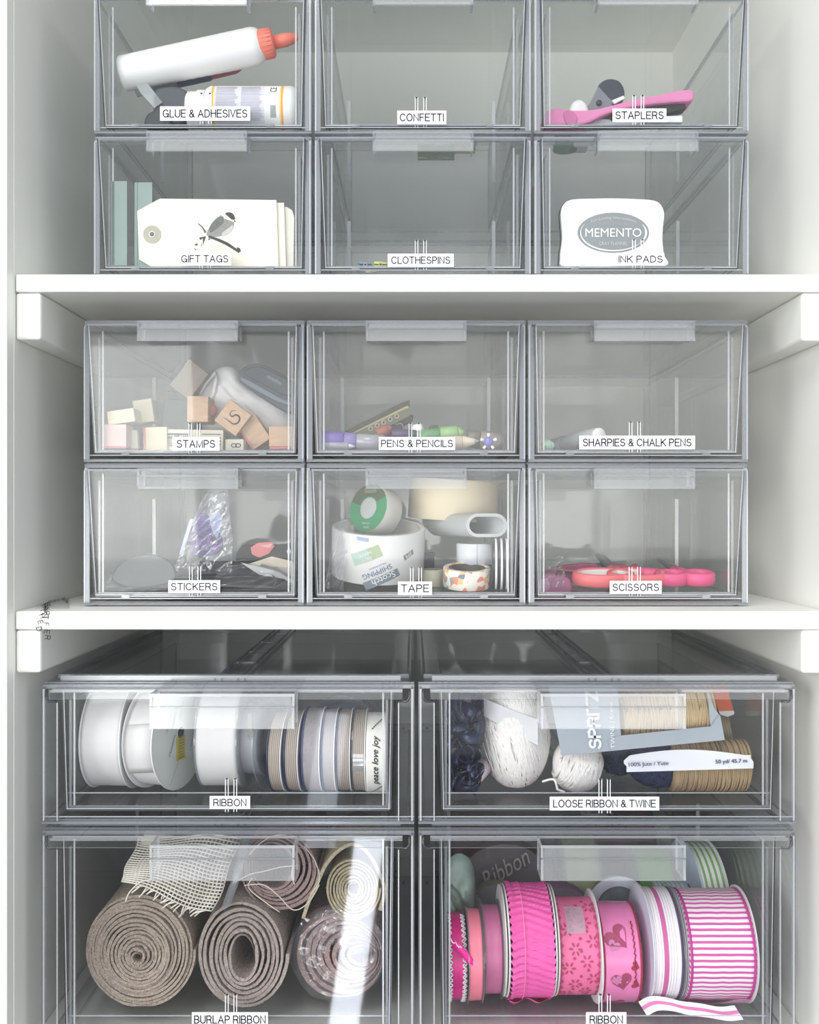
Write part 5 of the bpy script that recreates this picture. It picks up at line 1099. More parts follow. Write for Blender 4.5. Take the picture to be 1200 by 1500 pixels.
def twine(label, x0, x1, cy, Y, rpx, m, rot=0.0, n=26, z=None, tr=.0010, name='twine_spool', seed=1):
    s_ = S(Y); L = (x1 - x0) / s_; R = rpx / s_; o = P((x0 + x1) / 2, cy, Y)
    if z is not None: o.z = z + R
    e = thing(name, label, 'twine', o, (0, -rot, 0), 'jute twine spools'); rnd = random.Random(seed)
    obj('spool_core', MB().lathe([(-L / 2, 0), (-L / 2, R * .94), (L / 2, R * .94), (L / 2, 0)], 28), m, e)
    mb = MB()
    for k in range(n):
        x = -L / 2 + L * (k + .5) / n; sl = rnd.uniform(-.0012, .0012)
        mb.tube([(x + sl * math.sin(2 * PI * i / 28), math.cos(2 * PI * i / 28) * R * .97, math.sin(2 * PI * i / 28) * R * .97) for i in range(28)], L / n * .62, 5, close=True)
    ob = obj('wound_twine', mb, m, e, fixn=False)
    return e, R, L
twine('pale jute twine spool held in a grey display card', 906, 1040, 1042, Y3 + .036, 36, JUTE, .06, 44)
twine('greenish brown jute twine spool behind the grey card', 914, 1060, 1082, Y3 + .085, 46, JUTEG, .03, 40, seed=3)
twine('brown jute twine spool under the white paper band at the lower right', 982, 1090, 1134, Y3 + .040, 37, JUTED, 0, 38, z=F3, seed=5)
Yg = Y3 + .012
t = TH('display_card', 'grey printed display card with a window round the pale twine', 'packaging card', 900, 1104, Yg)
GC = mat('grey_blue_card', '#a3acb6', 0.55, 0.02)
t.poly('card_panel', [(803, 1004), (905, 1004), (910, 1080), (896, 1100), (823, 1107)], Yg, .0008, GC)
t.poly('lower_strip', [(905, 1078), (1042, 1064), (1054, 1046), (1062, 1084), (896, 1100), (890, 1085)], Yg - .0009, .0007, GC)
t.poly('side_panel', [(1036, 1010), (1048, 1040), (1056, 1050), (1062, 1084), (1042, 1070)], Yg + .001, .0008, mat('grey_blue_card_side', '#b0b7bd', 0.55))
m = MB(); c = t.l(869, 1054, Yg); caps(m, 'SPRITZ', 82 / S(Yg), 19 / S(Yg), 0, 0, 0, 0, .19, lambda u, v: (c.x - v - u * .07, -.0012, c.z + u))
c = t.l(897, 1062, Yg); flat_text(m, 'TWINE | ficelle', 68 / S(Yg), 8 / S(Yg), c.x, -.0012, c.z, PI / 2 + .05, 0)
t.part('card_lettering', m, [mat('card_white', '#eef0f2', 0.5)], fixn=False)
Yt = Y3 + .060
t = TH('orange_tag', 'orange and white paper tag at the top right behind the twine', 'tag', 1060, 1048, Yt)
t.poly('tag_face', [(1043, 1004), (1064, 1004), (1075, 1041), (1053, 1042)], Yt, .0006, mat('orange_card', '#e8683a', 0.55, 0.03))
t.poly('tag_foot', [(1053, 1042), (1075, 1041), (1076, 1046), (1066, 1050), (1056, 1047)], Yt, .0006, PAPER)
Yb = Y3 + .014
t = TH('paper_band', 'white paper band printed with the jute length, across the brown twine', 'paper band', 1010, 1130, Yb)
def fnb(u, v):
    x = 914 + 186 * u; top = 1108 - 9 * math.sin(PI * min(1, u * 1.05)) - 2 * u; bot = 1131 - 5.5 * u
    top = top + (6 if u < .04 else 0); p = P(x + (0 if v < .5 else 4) , top + (bot - top) * v, Yb + .004 * (1 - u) * (1 - u)); return p - t.o
t.part('band', MB().grid(fnb, 22, 4), mat('band_paper', '#e6e8f1', 0.5, 0.01))
m = MB(); 
for s_, x, y_, w_ in (('100% Jute / Yute', 950, 1119.5, 58), ('50 yd/ 45.7 m', 1071, 1115.5, 46)):
    c = t.l(x, y_, Yb); [flat_text(m, s_, w_ / S(Yb), 7.5 / S(Yb), c.x + b_, -.0008, c.z, .04, 0) for b_ in (-.0002, .0002)]
t.part('band_lettering', m, [mat('lilac_grey_print', '#6f7088', 0.6)], fixn=False)
t = TH('pink_paper_roll', 'pale pink paper roll under the navy ribbon in the left corner', 'paper roll', 688, 1180, Y3 + .034, z=F3 + .001)
a0, a1 = t.l(687, 1172, Y3 + .034), t.l(712, 1120, Y3 + .044); a0.z = .006
M = axM(a0, a1 - a0); L = (a1 - a0).length
t.part('roll', MB().lathe([(0, .003), (0, .0062), (L, .0062), (L, .003)], 20, 0, M, closed=True), mat('pale_pink_paper', '#ecdbe4', 0.6, 0.03))
t.part('roll_core', MB().lathe([(.001, .002), (.001, .003), (L, .003), (L, .002)], 14, 0, M, closed=True), mat('pale_pink_dark', '#c9b3c0', 0.6))

# ------------------------------------------------------------------ burlap rolls
def burlap_mat(name, c1, c2): return mat(name, c1, 0.95, 0, 900, 0.9, 1400, col2=c2, stretch=(1, .35, 1), spec=0.1)
def roll(label, cx, cy, Rx, Rz, Y, depth, r0, turns, m, name='burlap_roll', grp='burlap rolls', z=None, gap=.30, off=(0, 0), seed=1, jit=.0012, power=1.0, seg=44, squash=0.0, end=0.0, wob=.03, phase=0.0):
    """cloth wound in a spiral; the wound end faces the viewer"""
    s_ = S(Y); A, B = Rx / s_, Rz / s_; o = P(cx, cy, Y)
    if z is not None: o.z = z + B
    e = thing(name, label, 'burlap roll', o, group=grp); rnd = random.Random(seed); mb = MB(); N = int(turns * seg)
    ph = [(rnd.uniform(0, 6), rnd.randint(2, 4), rnd.uniform(.3, 1)) for _ in range(3)]
    r0x, r0z = r0[0] / Rx, r0[1] / Rz; v = []
    pitch = 1.0 / turns
    ty = [rnd.uniform(-1, 1) * jit * 1.5 for _ in range(int(turns) + 3)]
    for i in range(N + 1):
        f = i / N; a = phase + 2 * PI * turns * f; g = f ** power
        w_ = 1 + wob * math.sin(a * 1 + ph[0][0] + f * 9) * (1 - f * .4) + wob * .5 * math.sin(a * 2 + ph[1][0])
        tk = (1 - gap) * pitch * (1 - max(r0x, r0z) * .5) * (0.92 + .14 * math.sin(a * 3.7 + ph[2][0]) + rnd.uniform(-.10, .10))
        fr = i % seg / seg; k = i // seg
        yj = ty[k] * (1 - fr) + ty[k + 1] * fr + rnd.uniform(-1, 1) * jit * .35
        for q in (0, 1):
            gg = max(0, g * 1.0 - (tk if q == 0 else 0)); rx = (r0x + (1 - r0x) * gg) * A * w_; rz = (r0z + (1 - r0z) * gg) * B * w_
            c, s1 = math.cos(a), math.sin(a); x = rx * c + off[0] / s_ * (1 - gg); zz = rz * s1 + off[1] / s_ * (1 - gg)
            if squash and zz < -B * (1 - squash): zz = -B * (1 - squash) + (zz + B * (1 - squash)) * .25
            for yy in (0, 1): v.append((x, (yj if q else yj + .0006) if yy == 0 else depth, zz))
    f = []
    for i in range(N):
        a = 4 * i; b = a + 4
        f += [(a, b, b + 2, a + 2), (a + 2, b + 2, b + 3, a + 3), (a + 3, b + 3, b + 1, a + 1), (a + 1, b + 1, b, a)]
    f += [(0, 2, 3, 1), (4 * N, 4 * N + 1, 4 * N + 3, 4 * N + 2)]
    mb.add(v, f, 0, False)
    obj('wound_cloth', mb, m, e, fixn=False)
    fz = MB()                                    # loose fibres on the cut edge
    for k in range(150):
        i = rnd.randrange(N // 8, N); p = Vector(v[4 * i + rnd.choice((0, 2))]); d = Vector((rnd.uniform(-1, 1), rnd.uniform(-.9, -.1), rnd.uniform(-1, 1))) * .0016
        fz.tube([p, p + d * .6, p + d + Vector((rnd.uniform(-1, 1), 0, rnd.uniform(-1, 1))) * .0008], .00016, 3)
    ob = obj('loose_fibre', fz, m, e, fixn=False); ob['kind'] = 'stuff'
    return e, o, s_
B1 = burlap_mat('burlap_brown', '#b9ab9c', '#91837a'); B2 = burlap_mat('burlap_taupe', '#b9aca4', '#978a84'); B3 = burlap_mat('burlap_mauve', '#a89491', '#87716f'); B4 = burlap_mat('burlap_cream', '#cabfa6', '#ab9d80'); B5 = burlap_mat('burlap_rose', '#c0a5a1', '#a18583')
YB1 = Y3 + .026
roll('big tight brown burlap roll at the left of the bottom drawer', 203, 1395, 81, 86, YB1, .12, (6, 6), 15, B1, z=F4 + .002, gap=.14, off=(-2, -10), seed=2, power=.95, squash=.04)
roll('taupe burlap roll with a dark hollow oval core, next to the big brown one', 356, 1400, 69, 80, YB1 + .002, .12, (17, 31), 7, B2, z=F4 + .002, off=(0, -4), seed=5, gap=.16, squash=.03)
e, o, s_ = roll('mauve burlap roll with a round hole and loose threads, resting on the taupe roll', 411, 1274, 60, 58, YB1 + .010, .11, (29, 31), 6, B3, off=(-14, 6), seed=8, gap=.04, jit=.0008)
for k, pp in enumerate(([(345, 1292), (366, 1281), (388, 1276), (412, 1270), (436, 1268)], [(358, 1297), (386, 1296), (408, 1312), (430, 1333), (452, 1322), (468, 1296)], [(430, 1268), (427, 1282), (432, 1296)], [(366, 1252), (376, 1240), (396, 1226), (420, 1222)], [(370, 1286), (364, 1300), (384, 1318), (410, 1336)], [(446, 1240), (462, 1262), (468, 1290), (455, 1310)])):
    obj('loose_thread', MB().tube([P(x, z, YB1 + .004) - o for x, z in smooth(pp, 5, False)], .00042, 5), mat('pale_thread', '#d8cdc2', 0.9), e)
e, o, s_ = roll('cream burlap roll with a trailing loop of cloth, at the upper right', 518, 1302, 42, 46, YB1 + .012, .10, (7, 8), 8, B4, seed=11, gap=.2, grp='burlap rolls')
lp = smooth([(444, 1346), (452, 1322), (464, 1296), (478, 1266), (498, 1245), (520, 1237), (545, 1246), (564, 1268), (577, 1292), (579, 1312), (572, 1334)], 5, False)
lp = [(x if x < 500 else 500 + (x - 500) * .79, z) for x, z in lp]
m = MB(); vv = []
for i, (x, z) in enumerate(lp):
    p = P(x, z, YB1 + .008) - o; q = Vector((0, random.uniform(-.0004, .0004), 0)); j = min(i, len(lp) - 2); tg = Vector((lp[j + 1][0] - lp[j][0], 0, -(lp[j + 1][1] - lp[j][1]))).normalized(); nn = Vector((-tg.z, 0, tg.x)) * .0013
    vv += [p - nn + q, p + nn + q, p + nn + Vector((0, .08, 0)), p - nn + Vector((0, .08, 0))]
ff = []
for i in range(len(lp) - 1):
    a = 4 * i; b = a + 4
    for k in range(4): ff.append((a + k, a + (k + 1) % 4, b + (k + 1) % 4, b + k))
obj('trailing_cloth', m.add(vv, ff), B4, e, fixn=False)
e, o, s_ = roll('rosy burlap roll in shiny clear wrap at the lower right', 495, 1410, 66, 65, YB1 + .014, .10, (18, 12), 8, B5, z=F4 + .003, off=(36, 0), seed=14, gap=.2, squash=.05, wob=.05, jit=.0016)
def wrapf(u, v):
    a = -PI * .1 + u * 2 * PI; r = .30 + .76 * v ** .6; n = math.sin(u * 47 + v * 9) * .5 + math.sin(u * 21 - v * 17) * .5
    return Vector((math.cos(a) * 67 * r / s_, -.006 + .008 * v ** 3 + n * .0016, math.sin(a) * 68 * r / s_ * (1.0 if math.sin(a) > -.93 else .98)))
obj('clear_wrap', MB().grid(wrapf, 70, 9), clear_mat('crinkle_wrap', (0.95, 0.95, 0.96), 0.05, (0.85, 0.86, 0.92), 0.12, 0.05, 1.0), e, fixn=False)
# open-weave cream burlap
WV = mat('cream_weave', '#e2ded3', 0.9, 0.05, 300, 0.3, 1500)
Yw = Y3 + .019
t = TH('open_weave_roll', 'cream open-weave burlap roll with a frayed edge lying on the big brown roll', 'burlap roll', 255, 1300, Yw, group='burlap rolls')
def sheetp(u, v):     # u across, v down
    tl, tr, br, bl = Vector((203, 1226)), Vector((352, 1226)), Vector((312, 1336)), Vector((176, 1290))
    if v < 0: v = v
    a = tl.lerp(tr, u); b = bl.lerp(br, u); p = a.lerp(b, v); p.y += 4 * math.sin(u * 7 + v * 3); p.x += 2.5 * math.sin(v * 8 + u * 2)
    y = Yw + .034 * (1 - v) ** 2 + .004 * (u - .35) ** 2 * 2 + .0012 * math.sin(u * 14 + 3 * v)
    return P(p.x, p.y, y) - t.o
m = MB()
for i in range(27): 
    u = i / 26; m.tube([sheetp(u, v / 14) for v in range(15)], .00052 + .00012 * math.sin(i * 5), 4)
ob = t.part('warp_thread', m, WV, fixn=False); ob['kind'] = 'stuff'
m = MB()
for i in range(21):
    v = i / 20; m.tube([sheetp(u / 18, v) + Vector((0, -.0006, 0)) for u in range(19)], .00060, 4)
ob = t.part('weft_thread', m, WV, fixn=False); ob['kind'] = 'stuff'
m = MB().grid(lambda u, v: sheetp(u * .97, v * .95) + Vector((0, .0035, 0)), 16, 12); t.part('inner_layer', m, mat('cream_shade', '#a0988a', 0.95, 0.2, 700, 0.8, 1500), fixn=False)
m = MB(); rw_ = random.Random(4)
for k in range(26):
    u = .22 + .76 * k / 26; p = sheetp(u, 1.0); q = p + Vector((rw_.uniform(-.009, -.001), rw_.uniform(-.002, .001), rw_.uniform(-.008, -.001)))
    m.tube([p, p.lerp(q, .5) + Vector((0, -.001, rw_.uniform(0, .001))), q], .0006, 5)
ob = t.part('fringe', m, WV, fixn=False); ob['kind'] = 'stuff'
t.part('loose_thread', MB().tube([P(x, z, Yw - .002) - t.o for x, z in smooth([(222, 1289), (208, 1291), (196, 1300), (188, 1310), (184, 1321)], 5, False)], .0005, 5), WV)
t.part('rolled_layer', MB().lathe([(-.004, .006), (-.004, .016), (.066, .016), (.066, .006)], 30, 0, axM(P(214, 1247, Yw + .040) - t.o, (.93, .05, -.24)), closed=True), mat('cream_inner', '#cbc4b2', 0.95))
t.part('side_film', MB().strip([P(330, 1330, Yw + .004) - t.o, P(345, 1290, Yw + .006) - t.o, P(362, 1226, Yw + .012) - t.o], (.0035, 0, .001), .0003), CF)

# ------------------------------------------------------------------ pink ribbon spools
Y = Y3 + .049
sy = S(Y)
def cyl_poly(mb, pts, R, mi=0, off=.0005):   # pts in (x along axle, distance round the spool)
    mb.add([(x, -(R + off) * math.cos(v / R), (R + off) * math.sin(v / R)) for x, v in pts], [tuple(range(len(pts)))], mi)
MAG = mat('magenta_satin', '#d11d80', 0.35, 0.2, 60, 0.2, 500); TRIM = mat('white_trim', '#f3eef2', 0.8, 0.02)
e, R, rb = spool('magenta ribbon spool edged with wavy white trim, at the far left', 667, 1400, Y, 59, .0112, MAG, CF, 62, yaw=.03, z=F4, grp='pink ribbon spools')
for sx in (-1, 1):
    for tt_, st in ((0, .0044), (1, .0056)) if sx > 0 else ((0, .0050),):
        obj('wavy_trim', MB().tube([(sx * st + .0010 * math.sin(k * 1.3 + tt_), -(R + .001) * math.cos(a), (R + .001) * math.sin(a)) for k, a in ((k, -1.5 + 3.0 * k / 110) for k in range(111))], .00055, 4), TRIM, e)
m = MB().strip([(-.006, -R - .001, .026), (.002, -R - .003, .018), (.010, -R - .003, .010), (.014, -R - .002, .004)], [(0.0, 0, .003), (-.003, 0, .007), (-.003, 0, .007), (-.001, 0, .004)], .0004)
obj('loose_flap', m, mat('bright_magenta', '#ee1f96', 0.35, 0.15, 80), e)
m = MB(); m.tube([(-.007 + .0012 * k, -R - .0032 + .0008 * math.sin(k * 1.7), .027 - .0009 * k + .0008 * math.sin(k * 2)) for k in range(10)], .00055, 4); obj('flap_trim', m, TRIM, e)
spool('narrow coral pink ribbon spool, second from the left', 693, 1396, Y - .002, 62, .0098, mat('coral_satin', '#f08398', 0.35, 0.06, 60, 0.1, 300), CF, 66, yaw=.02, z=F4, grp='pink ribbon spools')
spool('dusty rose ribbon spool sitting lower between coral and pleated pink', 718, 1394, Y + .004, 60, .0130, mat('dusty_satin', '#c8709b', 0.4, 0.08, 50, 0.1, 300), CF, 68, yaw=.02, z=F4, grp='pink ribbon spools')
# pleated
wP = .0320; R = 79 / sy; o = P(771, 1385, Y); o.z = F4 + R + .0030
e = thing('ribbon_spool', 'large hot pink spool of pleated, ruffled ribbon with white end discs', 'ribbon spool', o, (0, 0, .02), 'pink ribbon spools')
PLT = mat('hot_pink_crepe', '#ee5fae', 0.55, 0.07, 50, 0.25, 600)
def plt(u, v):
    x = (u - .5) * wP; a = -PI + 2 * PI * v; chev = abs(u - .30) * 1.3; ph_ = (v * 46 + chev * 1.6) % 1.0
    amp = .0030 if u < .12 or u > .92 else .0017
    return (x * (1 + (.06 if (u < .03 or u > .97) else 0) * math.sin(v * 290)), -(R - .002 + amp * (1 - ph_)) * math.cos(a), (R - .002 + amp * (1 - ph_)) * math.sin(a))
obj('pleated_ribbon', MB().grid(plt, 12, 460), PLT, e, fixn=False)
obj('stitch_line', MB().lathe([(-wP * .2, R + .0002), (-wP * .2, R + .0005), (-wP * .18, R + .0005), (-wP * .18, R + .0002)], 60, 0, None, closed=True), mat('pink_thread', '#f58cc8', 0.6), e)
for sx in (-1, 1):
    for q in (0, 1):
        x = sx * (wP / 2 + .0012 + q * .0022); obj('flange', MB().lathe([(x - .0005, .012), (x - .0005, R - .001 - q * .0006), (x + .0005, R - .001 - q * .0006), (x + .0005, .012)], 60, 0, None, closed=True, sm=False), CARDF if q == 0 else mat('ivory_flange', '#dcdad6', 0.5), e)
m = MB().grid(lambda u, v: ((u - .5) * wP * 1.0, -R - .002 - .002 * math.sin(u * 9) - .001 * math.sin(v * 5), -R * .62 - v * .026 + .0022 * math.sin(u * 12 + 1)) if False else ((u - .5) * wP * .98, -(R + .0015 + .0015 * math.sin(u * 14) * v) * math.cos(-.95 - v * .55), (R + .0015 + .002 * math.sin(u * 11)) * math.sin(-.95 - v * .55)), 24, 8)
obj('ribbon_end', m, PLT, e, fixn=False)
# filigree
FIL = mat('filigree_pink', '#ef76a6', 0.5, 0.05, 80, 0.2, 900); FILD = mat('filigree_gap', '#b8436f', 0.6, 0.1)
e, R, rb = spool('pink spool of cut-out lace ribbon punched with flowers', 839, 1394, Y, 66, .0290, FIL, CARDF, 77, yaw=.015, z=F4, grp='pink ribbon spools', sides=(1,))
m = MB(); rf = random.Random(3)
def leaf(cx_, cv, L_, W_, an, n=9): 
    c, s1 = math.cos(an), math.sin(an); o_ = []
    for k in range(n): a = 2 * PI * k / n; x, y = L_ * math.cos(a), W_ * math.sin(a); o_.append((cx_ + x * c - y * s1, cv + x * s1 + y * c))
    return o_
for row in range(-3, 4):
    for col in (-1, 1):
        cx_ = col * .0066 + (.003 if row % 2 else -.002); cv = row * .0135 + col * .0025
        for k in range(6):
            a = k * PI / 3 + row; cyl_poly(m, leaf(cx_ + .0034 * math.cos(a), cv + .0034 * math.sin(a), .0017, .0008, a), R)
        cyl_poly(m, leaf(cx_ - .0040 * col, cv + .0072, .0012, .0012, 0), R)
    for col in (-1, 1):
        for j in (0, 1): cyl_poly(m, [(col * .0146, row * .0135 + j * .0068 - .0024), (col * .0120, row * .0135 + j * .0068), (col * .0146, row * .0135 + j * .0068 + .0024)], R)
obj('cut_out', m, FILD, e, fixn=False)
m = MB(); cyl_patch(m, R + .0008, -.009, .005, .62, 1.25, 0, 6); obj('tape_patch', m, clear_mat('matte_patch', (.8, .8, .84), .35, (.85, .82, .88), .08, .2), e, fixn=False)
# hearts
HM = mat('metallic_pink', '#f089c0', 0.22, 0.05, 40); HD = mat('dark_rose_print', '#a8476a', 0.35, 0.12); GL_ = mat('red_glitter', '#b53a52', 0.4, 0.4, 1500, 0.6, 2500, metal=0.4)
e, R, rb = spool('shiny pink ribbon spool printed with dark rose hearts and glitter edges', 898, 1396, Y - .002, 68, .0285, HM, CARDF, 70, yaw=.015, z=F4, grp='pink ribbon spools', sides=(-1,))
m = MB()
def heart(cx_, cv, s1, rot, mi=0):
    pts = []
    for k in range(26):
        a = 2 * PI * k / 26; x = .8 * math.sin(a) ** 3; y = (.65 * math.cos(a) - .25 * math.cos(2 * a) - .1 * math.cos(3 * a) - .05 * math.cos(4 * a)); c, s2 = math.cos(rot), math.sin(rot)
        pts.append((cx_ + (x * c - y * s2) * s1, cv + (x * s2 + y * c) * s1))
    cyl_poly(m, pts, R, mi)
heart(-.003, .024, .0122, .7); heart(-.006, .018, .0058, -.5, 1); heart(-.001, -.007, .0096, .2); heart(-.005, -.006, .0055, .2, 1); heart(-.002, -.036, .0095, .5); heart(.0088, .004, .0042, 1.2, 2); heart(.0092, -.010, .0042, 1.2, 2)
obj('printed_heart', m, [HD, mat('mauve_print', '#cf7fae', 0.3), GL_], e, fixn=False)
for x in (-.0136, .0136): obj('glitter_edge', MB().lathe([(x - .0007, R), (x - .0007, R + .0006), (x + .0007, R + .0006), (x + .0007, R)], 56, 0, None, closed=True), GL_, e)
obj('glitter_edge', MB().tube([(.0090 + .0006 * math.sin(k * 2.1), -(R + .0006) * math.cos(a), (R + .0006) * math.sin(a)) for k, a in ((k, -.2 + 1.2 * k / 30) for k in range(31))], .0005, 4), GL_, e)
# stripes
st = []
pos = 0
seq = [('#7c5f86', .012), ('#f6f1f5', .07), ('#b98fb0', .012), ('#f6f1f5', .06), ('#b98fb0', .012), ('#f6f1f5', .10), ('#b98fb0', .012), ('#f6f1f5', .06), ('#cf68a4', .17), ('#f6f1f5', .07), ('#b98fb0', .012), ('#f6f1f5', .08), ('#b98fb0', .012), ('#f6f1f5', .08), ('#b98fb0', .012), ('#f6f1f5', .15), ('#7c5f86', .02)]
for c_, w_ in seq: st.append((min(pos, .999), c_)); pos += w_
STR = ramp_mat('stripe_ribbon', st, 'x', 0.5, 0.15, 900, scale=1 / .0215, offset=0.5)
e, R, rb = spool('white ribbon spool with lengthwise pink stripes and a curling tail', 960, 1392, Y, 76, .0215, STR, CF, 80, yaw=.015, z=F4, grp='pink ribbon spools', fms=(mat('lilac_card', '#d9dbe8', 0.5, 0.02), CF))
for q in (0, 1): x = .0130 + q * .0013; obj('flange', MB().lathe([(x - .0003, .012), (x - .0003, R + .0004), (x + .0003, R + .0004), (x + .0003, .012)], 60, 0, None, closed=True, sm=False), mat('grey_flange', '#b7b3b9', 0.4), e)
tp = smooth([(942, 1478), (958, 1470), (980, 1471), (1004, 1477), (1034, 1481), (1062, 1486), (1084, 1484)], 5, False); m = MB(); vv = []
for i, (x, z) in enumerate(tp): 
    p = P(x, z, Y3 + .010 + .0008 * i / 10) - o * 0 - Vector(e.location); vv += [p + Vector((-.003, .004, .0026)), p + Vector((.0025, .0, -.0060))]
def tailgrid(u, v):
    i = min(int(u * (len(tp) - 1)), len(tp) - 2); f_ = u * (len(tp) - 1) - i; a = vv[2 * i].lerp(vv[2 * i + 2], f_); b = vv[2 * i + 1].lerp(vv[2 * i + 3], f_); return a.lerp(b, v)
SLOT = [TRIM, mat('stripe_pink', '#dd7db4', 0.5)]
m = MB().grid(tailgrid, 40, 12)
m.mi = [1 if 4 <= (k // 40) <= 6 else 0 for k in range(len(m.f))]
obj('curling_tail', m, SLOT, e, fixn=False)
# grosgrain
GRO = ramp_mat('grosgrain_pink', [(0, '#d45aa6'), (.44, '#f8eef5')], 'a', 0.6, 0.3, 1800, scale=58 / (2 * PI), offset=29, repeat=True)
e, R, rb = spool('widest spool of pink and white crosswise striped ribbon, rightmost', 1037, 1393, Y, 75, .0490, GRO, CARDF, 80, yaw=.0, z=F4, grp='pink ribbon spools', sides=(1,), wob=.0003)
for x in (-.0232, .0232): obj('woven_edge', MB().lathe([(x - .0009, R), (x - .0009, R + .0006), (x + .0009, R + .0006), (x + .0009, R)], 56, 0, None, closed=True), mat('woven_magenta', '#c23c95', 0.6, 0.1, 900), e)
SHP = mat('sheer_pink', '#e9a8d2', 0.5, 0.08, 60, trans=0.35)
for pp in ([(.000 + .0235, -.031), (.010, -.0395), (-.004, -.0405), (-.022, -.030)],):
    m = MB().grid(lambda u, v: (-.022 + .046 * u, -(R + .003 + .004 * math.sin(u * PI)) * math.cos(-.85 - v * .45 - .15 * math.sin(u * 6)), (R + .002) * math.sin(-.85 - v * .45 - .15 * math.sin(u * 6))), 20, 6)
    obj('sheer_bow', m, SHP, e, fixn=False)
# back row
Yr = Y3 + .150
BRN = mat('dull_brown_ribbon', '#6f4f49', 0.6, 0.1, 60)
def bdisc(label, cx, Rpx, w, m_, fm, yaw=PI / 2, fR=None, sides=(-1,), extra=None, hole=.3, Yx=Yr, grp='spools in the back row', **kw):
    return spool(label, cx, 1300, Yx, Rpx, w, m_, fm, fR or Rpx, yaw=yaw, z=F4, grp=grp, sides=sides, hole=hole, **kw)
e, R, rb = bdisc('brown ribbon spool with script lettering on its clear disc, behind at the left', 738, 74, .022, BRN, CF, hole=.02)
m = MB(); flat_text(m, 'Ribbon', .046, .015, 0, 0, .024, .55, 0, .4); m.v = [(-.0135, -x, z) for x, y, z in m.v]
obj('script_lettering', m, [mat('script_pale', '#c3b5b0', 0.6)], e, fixn=False)
bdisc('olive grey clear-faced spool in front of the lettered brown one', 728, 57, .014, mat('olive_sheer', '#8d8a78', 0.6, 0.08, 60), CF, Yx=Y3 + .112, hole=.02)
bdisc('dull mauve clear-faced spool behind the lace ribbon', 817, 56, .016, mat('mauve_sheer', '#8e6584', 0.6, 0.08, 60), CF, Yx=Y3 + .112, hole=.02)
e, R, rb = bdisc('white ring-faced spool of grey green ribbon behind the hearts', 902, 34, .020, mat('grey_green_ribbon', '#8a9a90', 0.5, 0.25, 60), CF, fR=38, Yx=Y3 + .112, hole=.1)
e.location.z = PZ(1322, Y3 + .112)
obj('white_ring', MB().lathe([(-.0128, 32 / S(Y3 + .112)), (-.0128, 46 / S(Y3 + .112)), (-.0112, 46 / S(Y3 + .112)), (-.0112, 32 / S(Y3 + .112))], 48, 0, None, closed=True, sm=False), mat('pale_blue_card', '#dfe4f0', 0.5), e)
obj('tan_core', MB().lathe([(-.0114, 0), (-.0114, .006), (-.010, .006), (-.010, 0)], 24, 0, Matrix.Translation((0, -.008, -.012))), mat('tan_paper', '#d8b98a', 0.6), e)
spool('bright green ribbon spool behind the handle', 950, 1300, Y3 + .150, 66, .030, mat('leaf_green', '#5da63f', 0.5, 0.1, 60), CF, 70, z=F4, grp='spools in the back row')
spool('pale olive ribbon spool behind the handle at the left', 845, 1300, Y3 + .165, 70, .030, mat('pale_olive', '#a9b18c', 0.6, 0.1, 60), CF, 72, z=F4, grp='spools in the back row')
spool('lilac and white striped spool behind the long-striped one', 984, 1300, Y3 + .108, 57, .026, ramp_mat('lilac_stripe', [(0, '#c7c9dc'), (.5, '#eceef5')], 'x', 0.5, scale=280, offset=.5, repeat=True), mat('slate_blue_flange', '#3d4a63', 0.5), 59, z=F4, grp='spools in the back row', fms=(CARDF, mat('slate_blue_flange', '#3d4a63', 0.5)))
spool('green and white striped ribbon spool with a pale blue disc, upper right', 1022, 1300, Y3 + .115, 83, .020, ramp_mat('green_stripe', [(0, '#8fb680'), (.42, '#eff5ea')], 'x', 0.5, scale=210, offset=.5, repeat=True), mat('sky_card', '#c4d2e6', 0.5, 0.02), 86, yaw=.06, z=F4, grp='spools in the back row', hole=.1, fms=(mat('sky_card', '#c4d2e6', 0.5, 0.02), CARDF))
spool('sage ribbon spool against the back right wall', 955, 1300, Y3 + .225, 70, .020, mat('sage_ribbon', '#b9c6b4', 0.6, 0.1, 60), CF, 74, z=F4, grp='spools in the back row')
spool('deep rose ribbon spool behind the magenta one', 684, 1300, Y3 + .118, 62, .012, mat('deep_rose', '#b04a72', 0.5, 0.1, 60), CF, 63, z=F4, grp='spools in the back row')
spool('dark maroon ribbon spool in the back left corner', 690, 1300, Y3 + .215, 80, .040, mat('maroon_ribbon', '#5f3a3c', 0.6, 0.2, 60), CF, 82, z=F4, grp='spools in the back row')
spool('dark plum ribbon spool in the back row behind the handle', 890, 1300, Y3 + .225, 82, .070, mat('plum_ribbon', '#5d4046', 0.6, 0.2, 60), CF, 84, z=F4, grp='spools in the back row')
Yl = Y3 + .085
t = TH('sage_ribbon_bunch', 'crumpled grey green ribbon bunched at the left wall', 'ribbon', 670, 1340, Yl, z=F4)
t.part('ribbon_bunch', pouch(t.pts(smooth([(650, 1290), (655, 1262), (672, 1250), (690, 1262), (696, 1300), (692, 1400), (655, 1410), (648, 1340)], 4), Yl), .012, 3, .003), mat('sage_satin', '#8ea096', 0.5, 0.2, 50))
m = MB()
for k in range(5): m.strip([P(656 + 4 * k, 1300 + 10 * k, Yl - .014) - t.o, P(668 + 3 * k, 1312 + 9 * k, Yl - .016) - t.o, P(684, 1340 + 8 * k, Yl - .013) - t.o], (.001, 0, .003), .0003)
t.part('ribbon_fold', m, mat('sage_dark', '#68796c', 0.5, 0.2, 50))

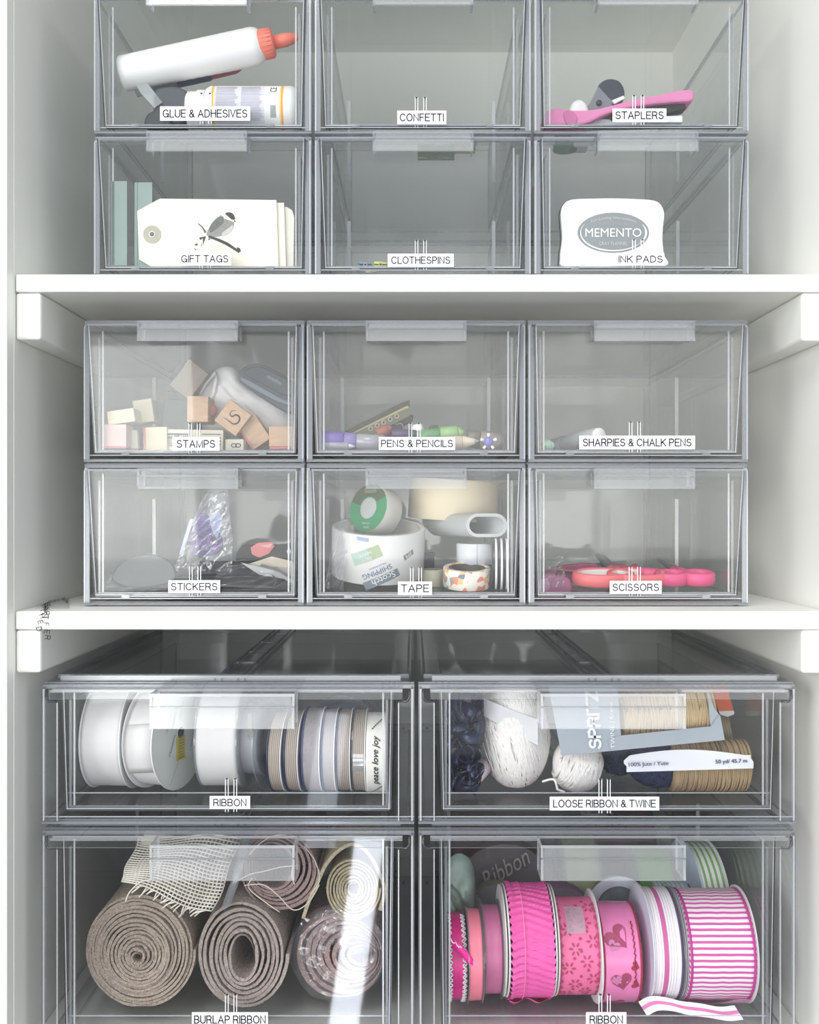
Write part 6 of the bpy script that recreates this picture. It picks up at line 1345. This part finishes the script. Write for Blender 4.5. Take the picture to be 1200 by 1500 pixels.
# ------------------------------------------------------------------ clear film with black capitals hanging over the lower shelf
zt_ = PZ(895.5, 0); t = TH('lettered_film', 'small piece of clear film with jumbled black capital letters draped over the shelf edge', 'label film', 68, 922, -.0015)
def film(u, v):          # u, v in picture px; above the edge the film lies back on the shelf
    if v > 894.5: return P(u, v, -.0022) - t.o
    Yd = FPX * (895.5 - CY) / S(0) / (v - CY) - D0; return Vector((PX(u, Yd), Yd, zt_ + .0011)) - t.o
m = MB().grid(lambda a, b: film(52 + 50 * a * (1 if b < .3 else .62 if b > .42 else 1 - (b - .3) / .12 * .38), 874 + 76 * b) + Vector((0, .0004, -.0002)), 8, 40)
t.part('film', m, clear_mat('thin_film', (0.99, 0.99, 0.99), 0.0, f0=0.01))
m = MB()
for ch, x, y_, an, h_ in (('D', 57.5, 922, 190, 8.5), ('E', 59.5, 912, 195, 8), ('H', 62, 903, 198, 8), ('N', 64, 896.5, 200, 8), ('H', 65.5, 890, 205, 8), ('R', 70, 934.5, 172, 9), ('E', 69, 926, 174, 8.5), ('F', 68.5, 915, 178, 7), ('T', 67.5, 905, 184, 8), ('R', 69, 899, 186, 8), ('A', 68, 893.5, 190, 8), ('B', 70, 888, 195, 8), ('M', 70.5, 882.5, 215, 7), ('U', 75, 880.5, 235, 7), ('N', 79, 881.5, 240, 6), ('C', 85, 878.3, 260, 6), ('D', 94, 879.5, 290, 5), ('P', 99, 883, 310, 6)):
    a = math.radians(an + 90)      # reading direction runs down the film
    ww = max(GL[ch][0], .1) * h_
    def ff_(u, v, x=x, y_=y_, a=a): 
        p = film(x + (u * math.cos(a) - v * math.sin(a)) * 1.0, y_ + (-(u * math.sin(a) + v * math.cos(a))) * (1 if y_ > 895 else .75)); return p + Vector((0, -.0003, .0003))
    caps(m, ch, ww, h_, 0, 0, 0, 0, .13, ff_)
t.part('black_lettering', m, INK, fixn=False)

# ------------------------------------------------------------------ settle the loose things on the drawer floors, clear of the drawer sides
bpy.context.view_layer.update()
def family(o):
    r = [o]
    for c in o.children: r += family(c)
    return r
def bounds(objs):
    lo = Vector((9, 9, 9)); hi = -lo
    for o in objs:
        if o.type != 'MESH': continue
        for c in o.bound_box:
            p = o.matrix_world @ Vector(c)
            for k in range(3): lo[k] = min(lo[k], p[k]); hi[k] = max(hi[k], p[k])
    return lo, hi
inner = []
tops = [o for o in C.objects if o.parent is None and o.type == 'EMPTY']
for o in tops:
    if o.name.startswith('storage_drawer_box'):
        inner.append(bounds([c for c in o.children if c.name.startswith('drawer')]))
for o in tops:
    if o.name.startswith('storage_drawer_box') or o.name == 'lettered_film': continue
    lo, hi = bounds(family(o)); c = (lo + hi) / 2
    for l, h in inner:
        if l.x < c.x < h.x and l.z - .004 < c.z < h.z + .02:
            dl, dr_ = l.x + .0021 - lo.x, hi.x - (h.x - .0021)
            if 0 < dl < .004 and dr_ < 0: o.location.x += dl
            elif 0 < dr_ < .004 and dl < 0: o.location.x -= dr_
            db = l.z + .0024 - lo.z
            if 0 < db < .0046: o.location.z += db
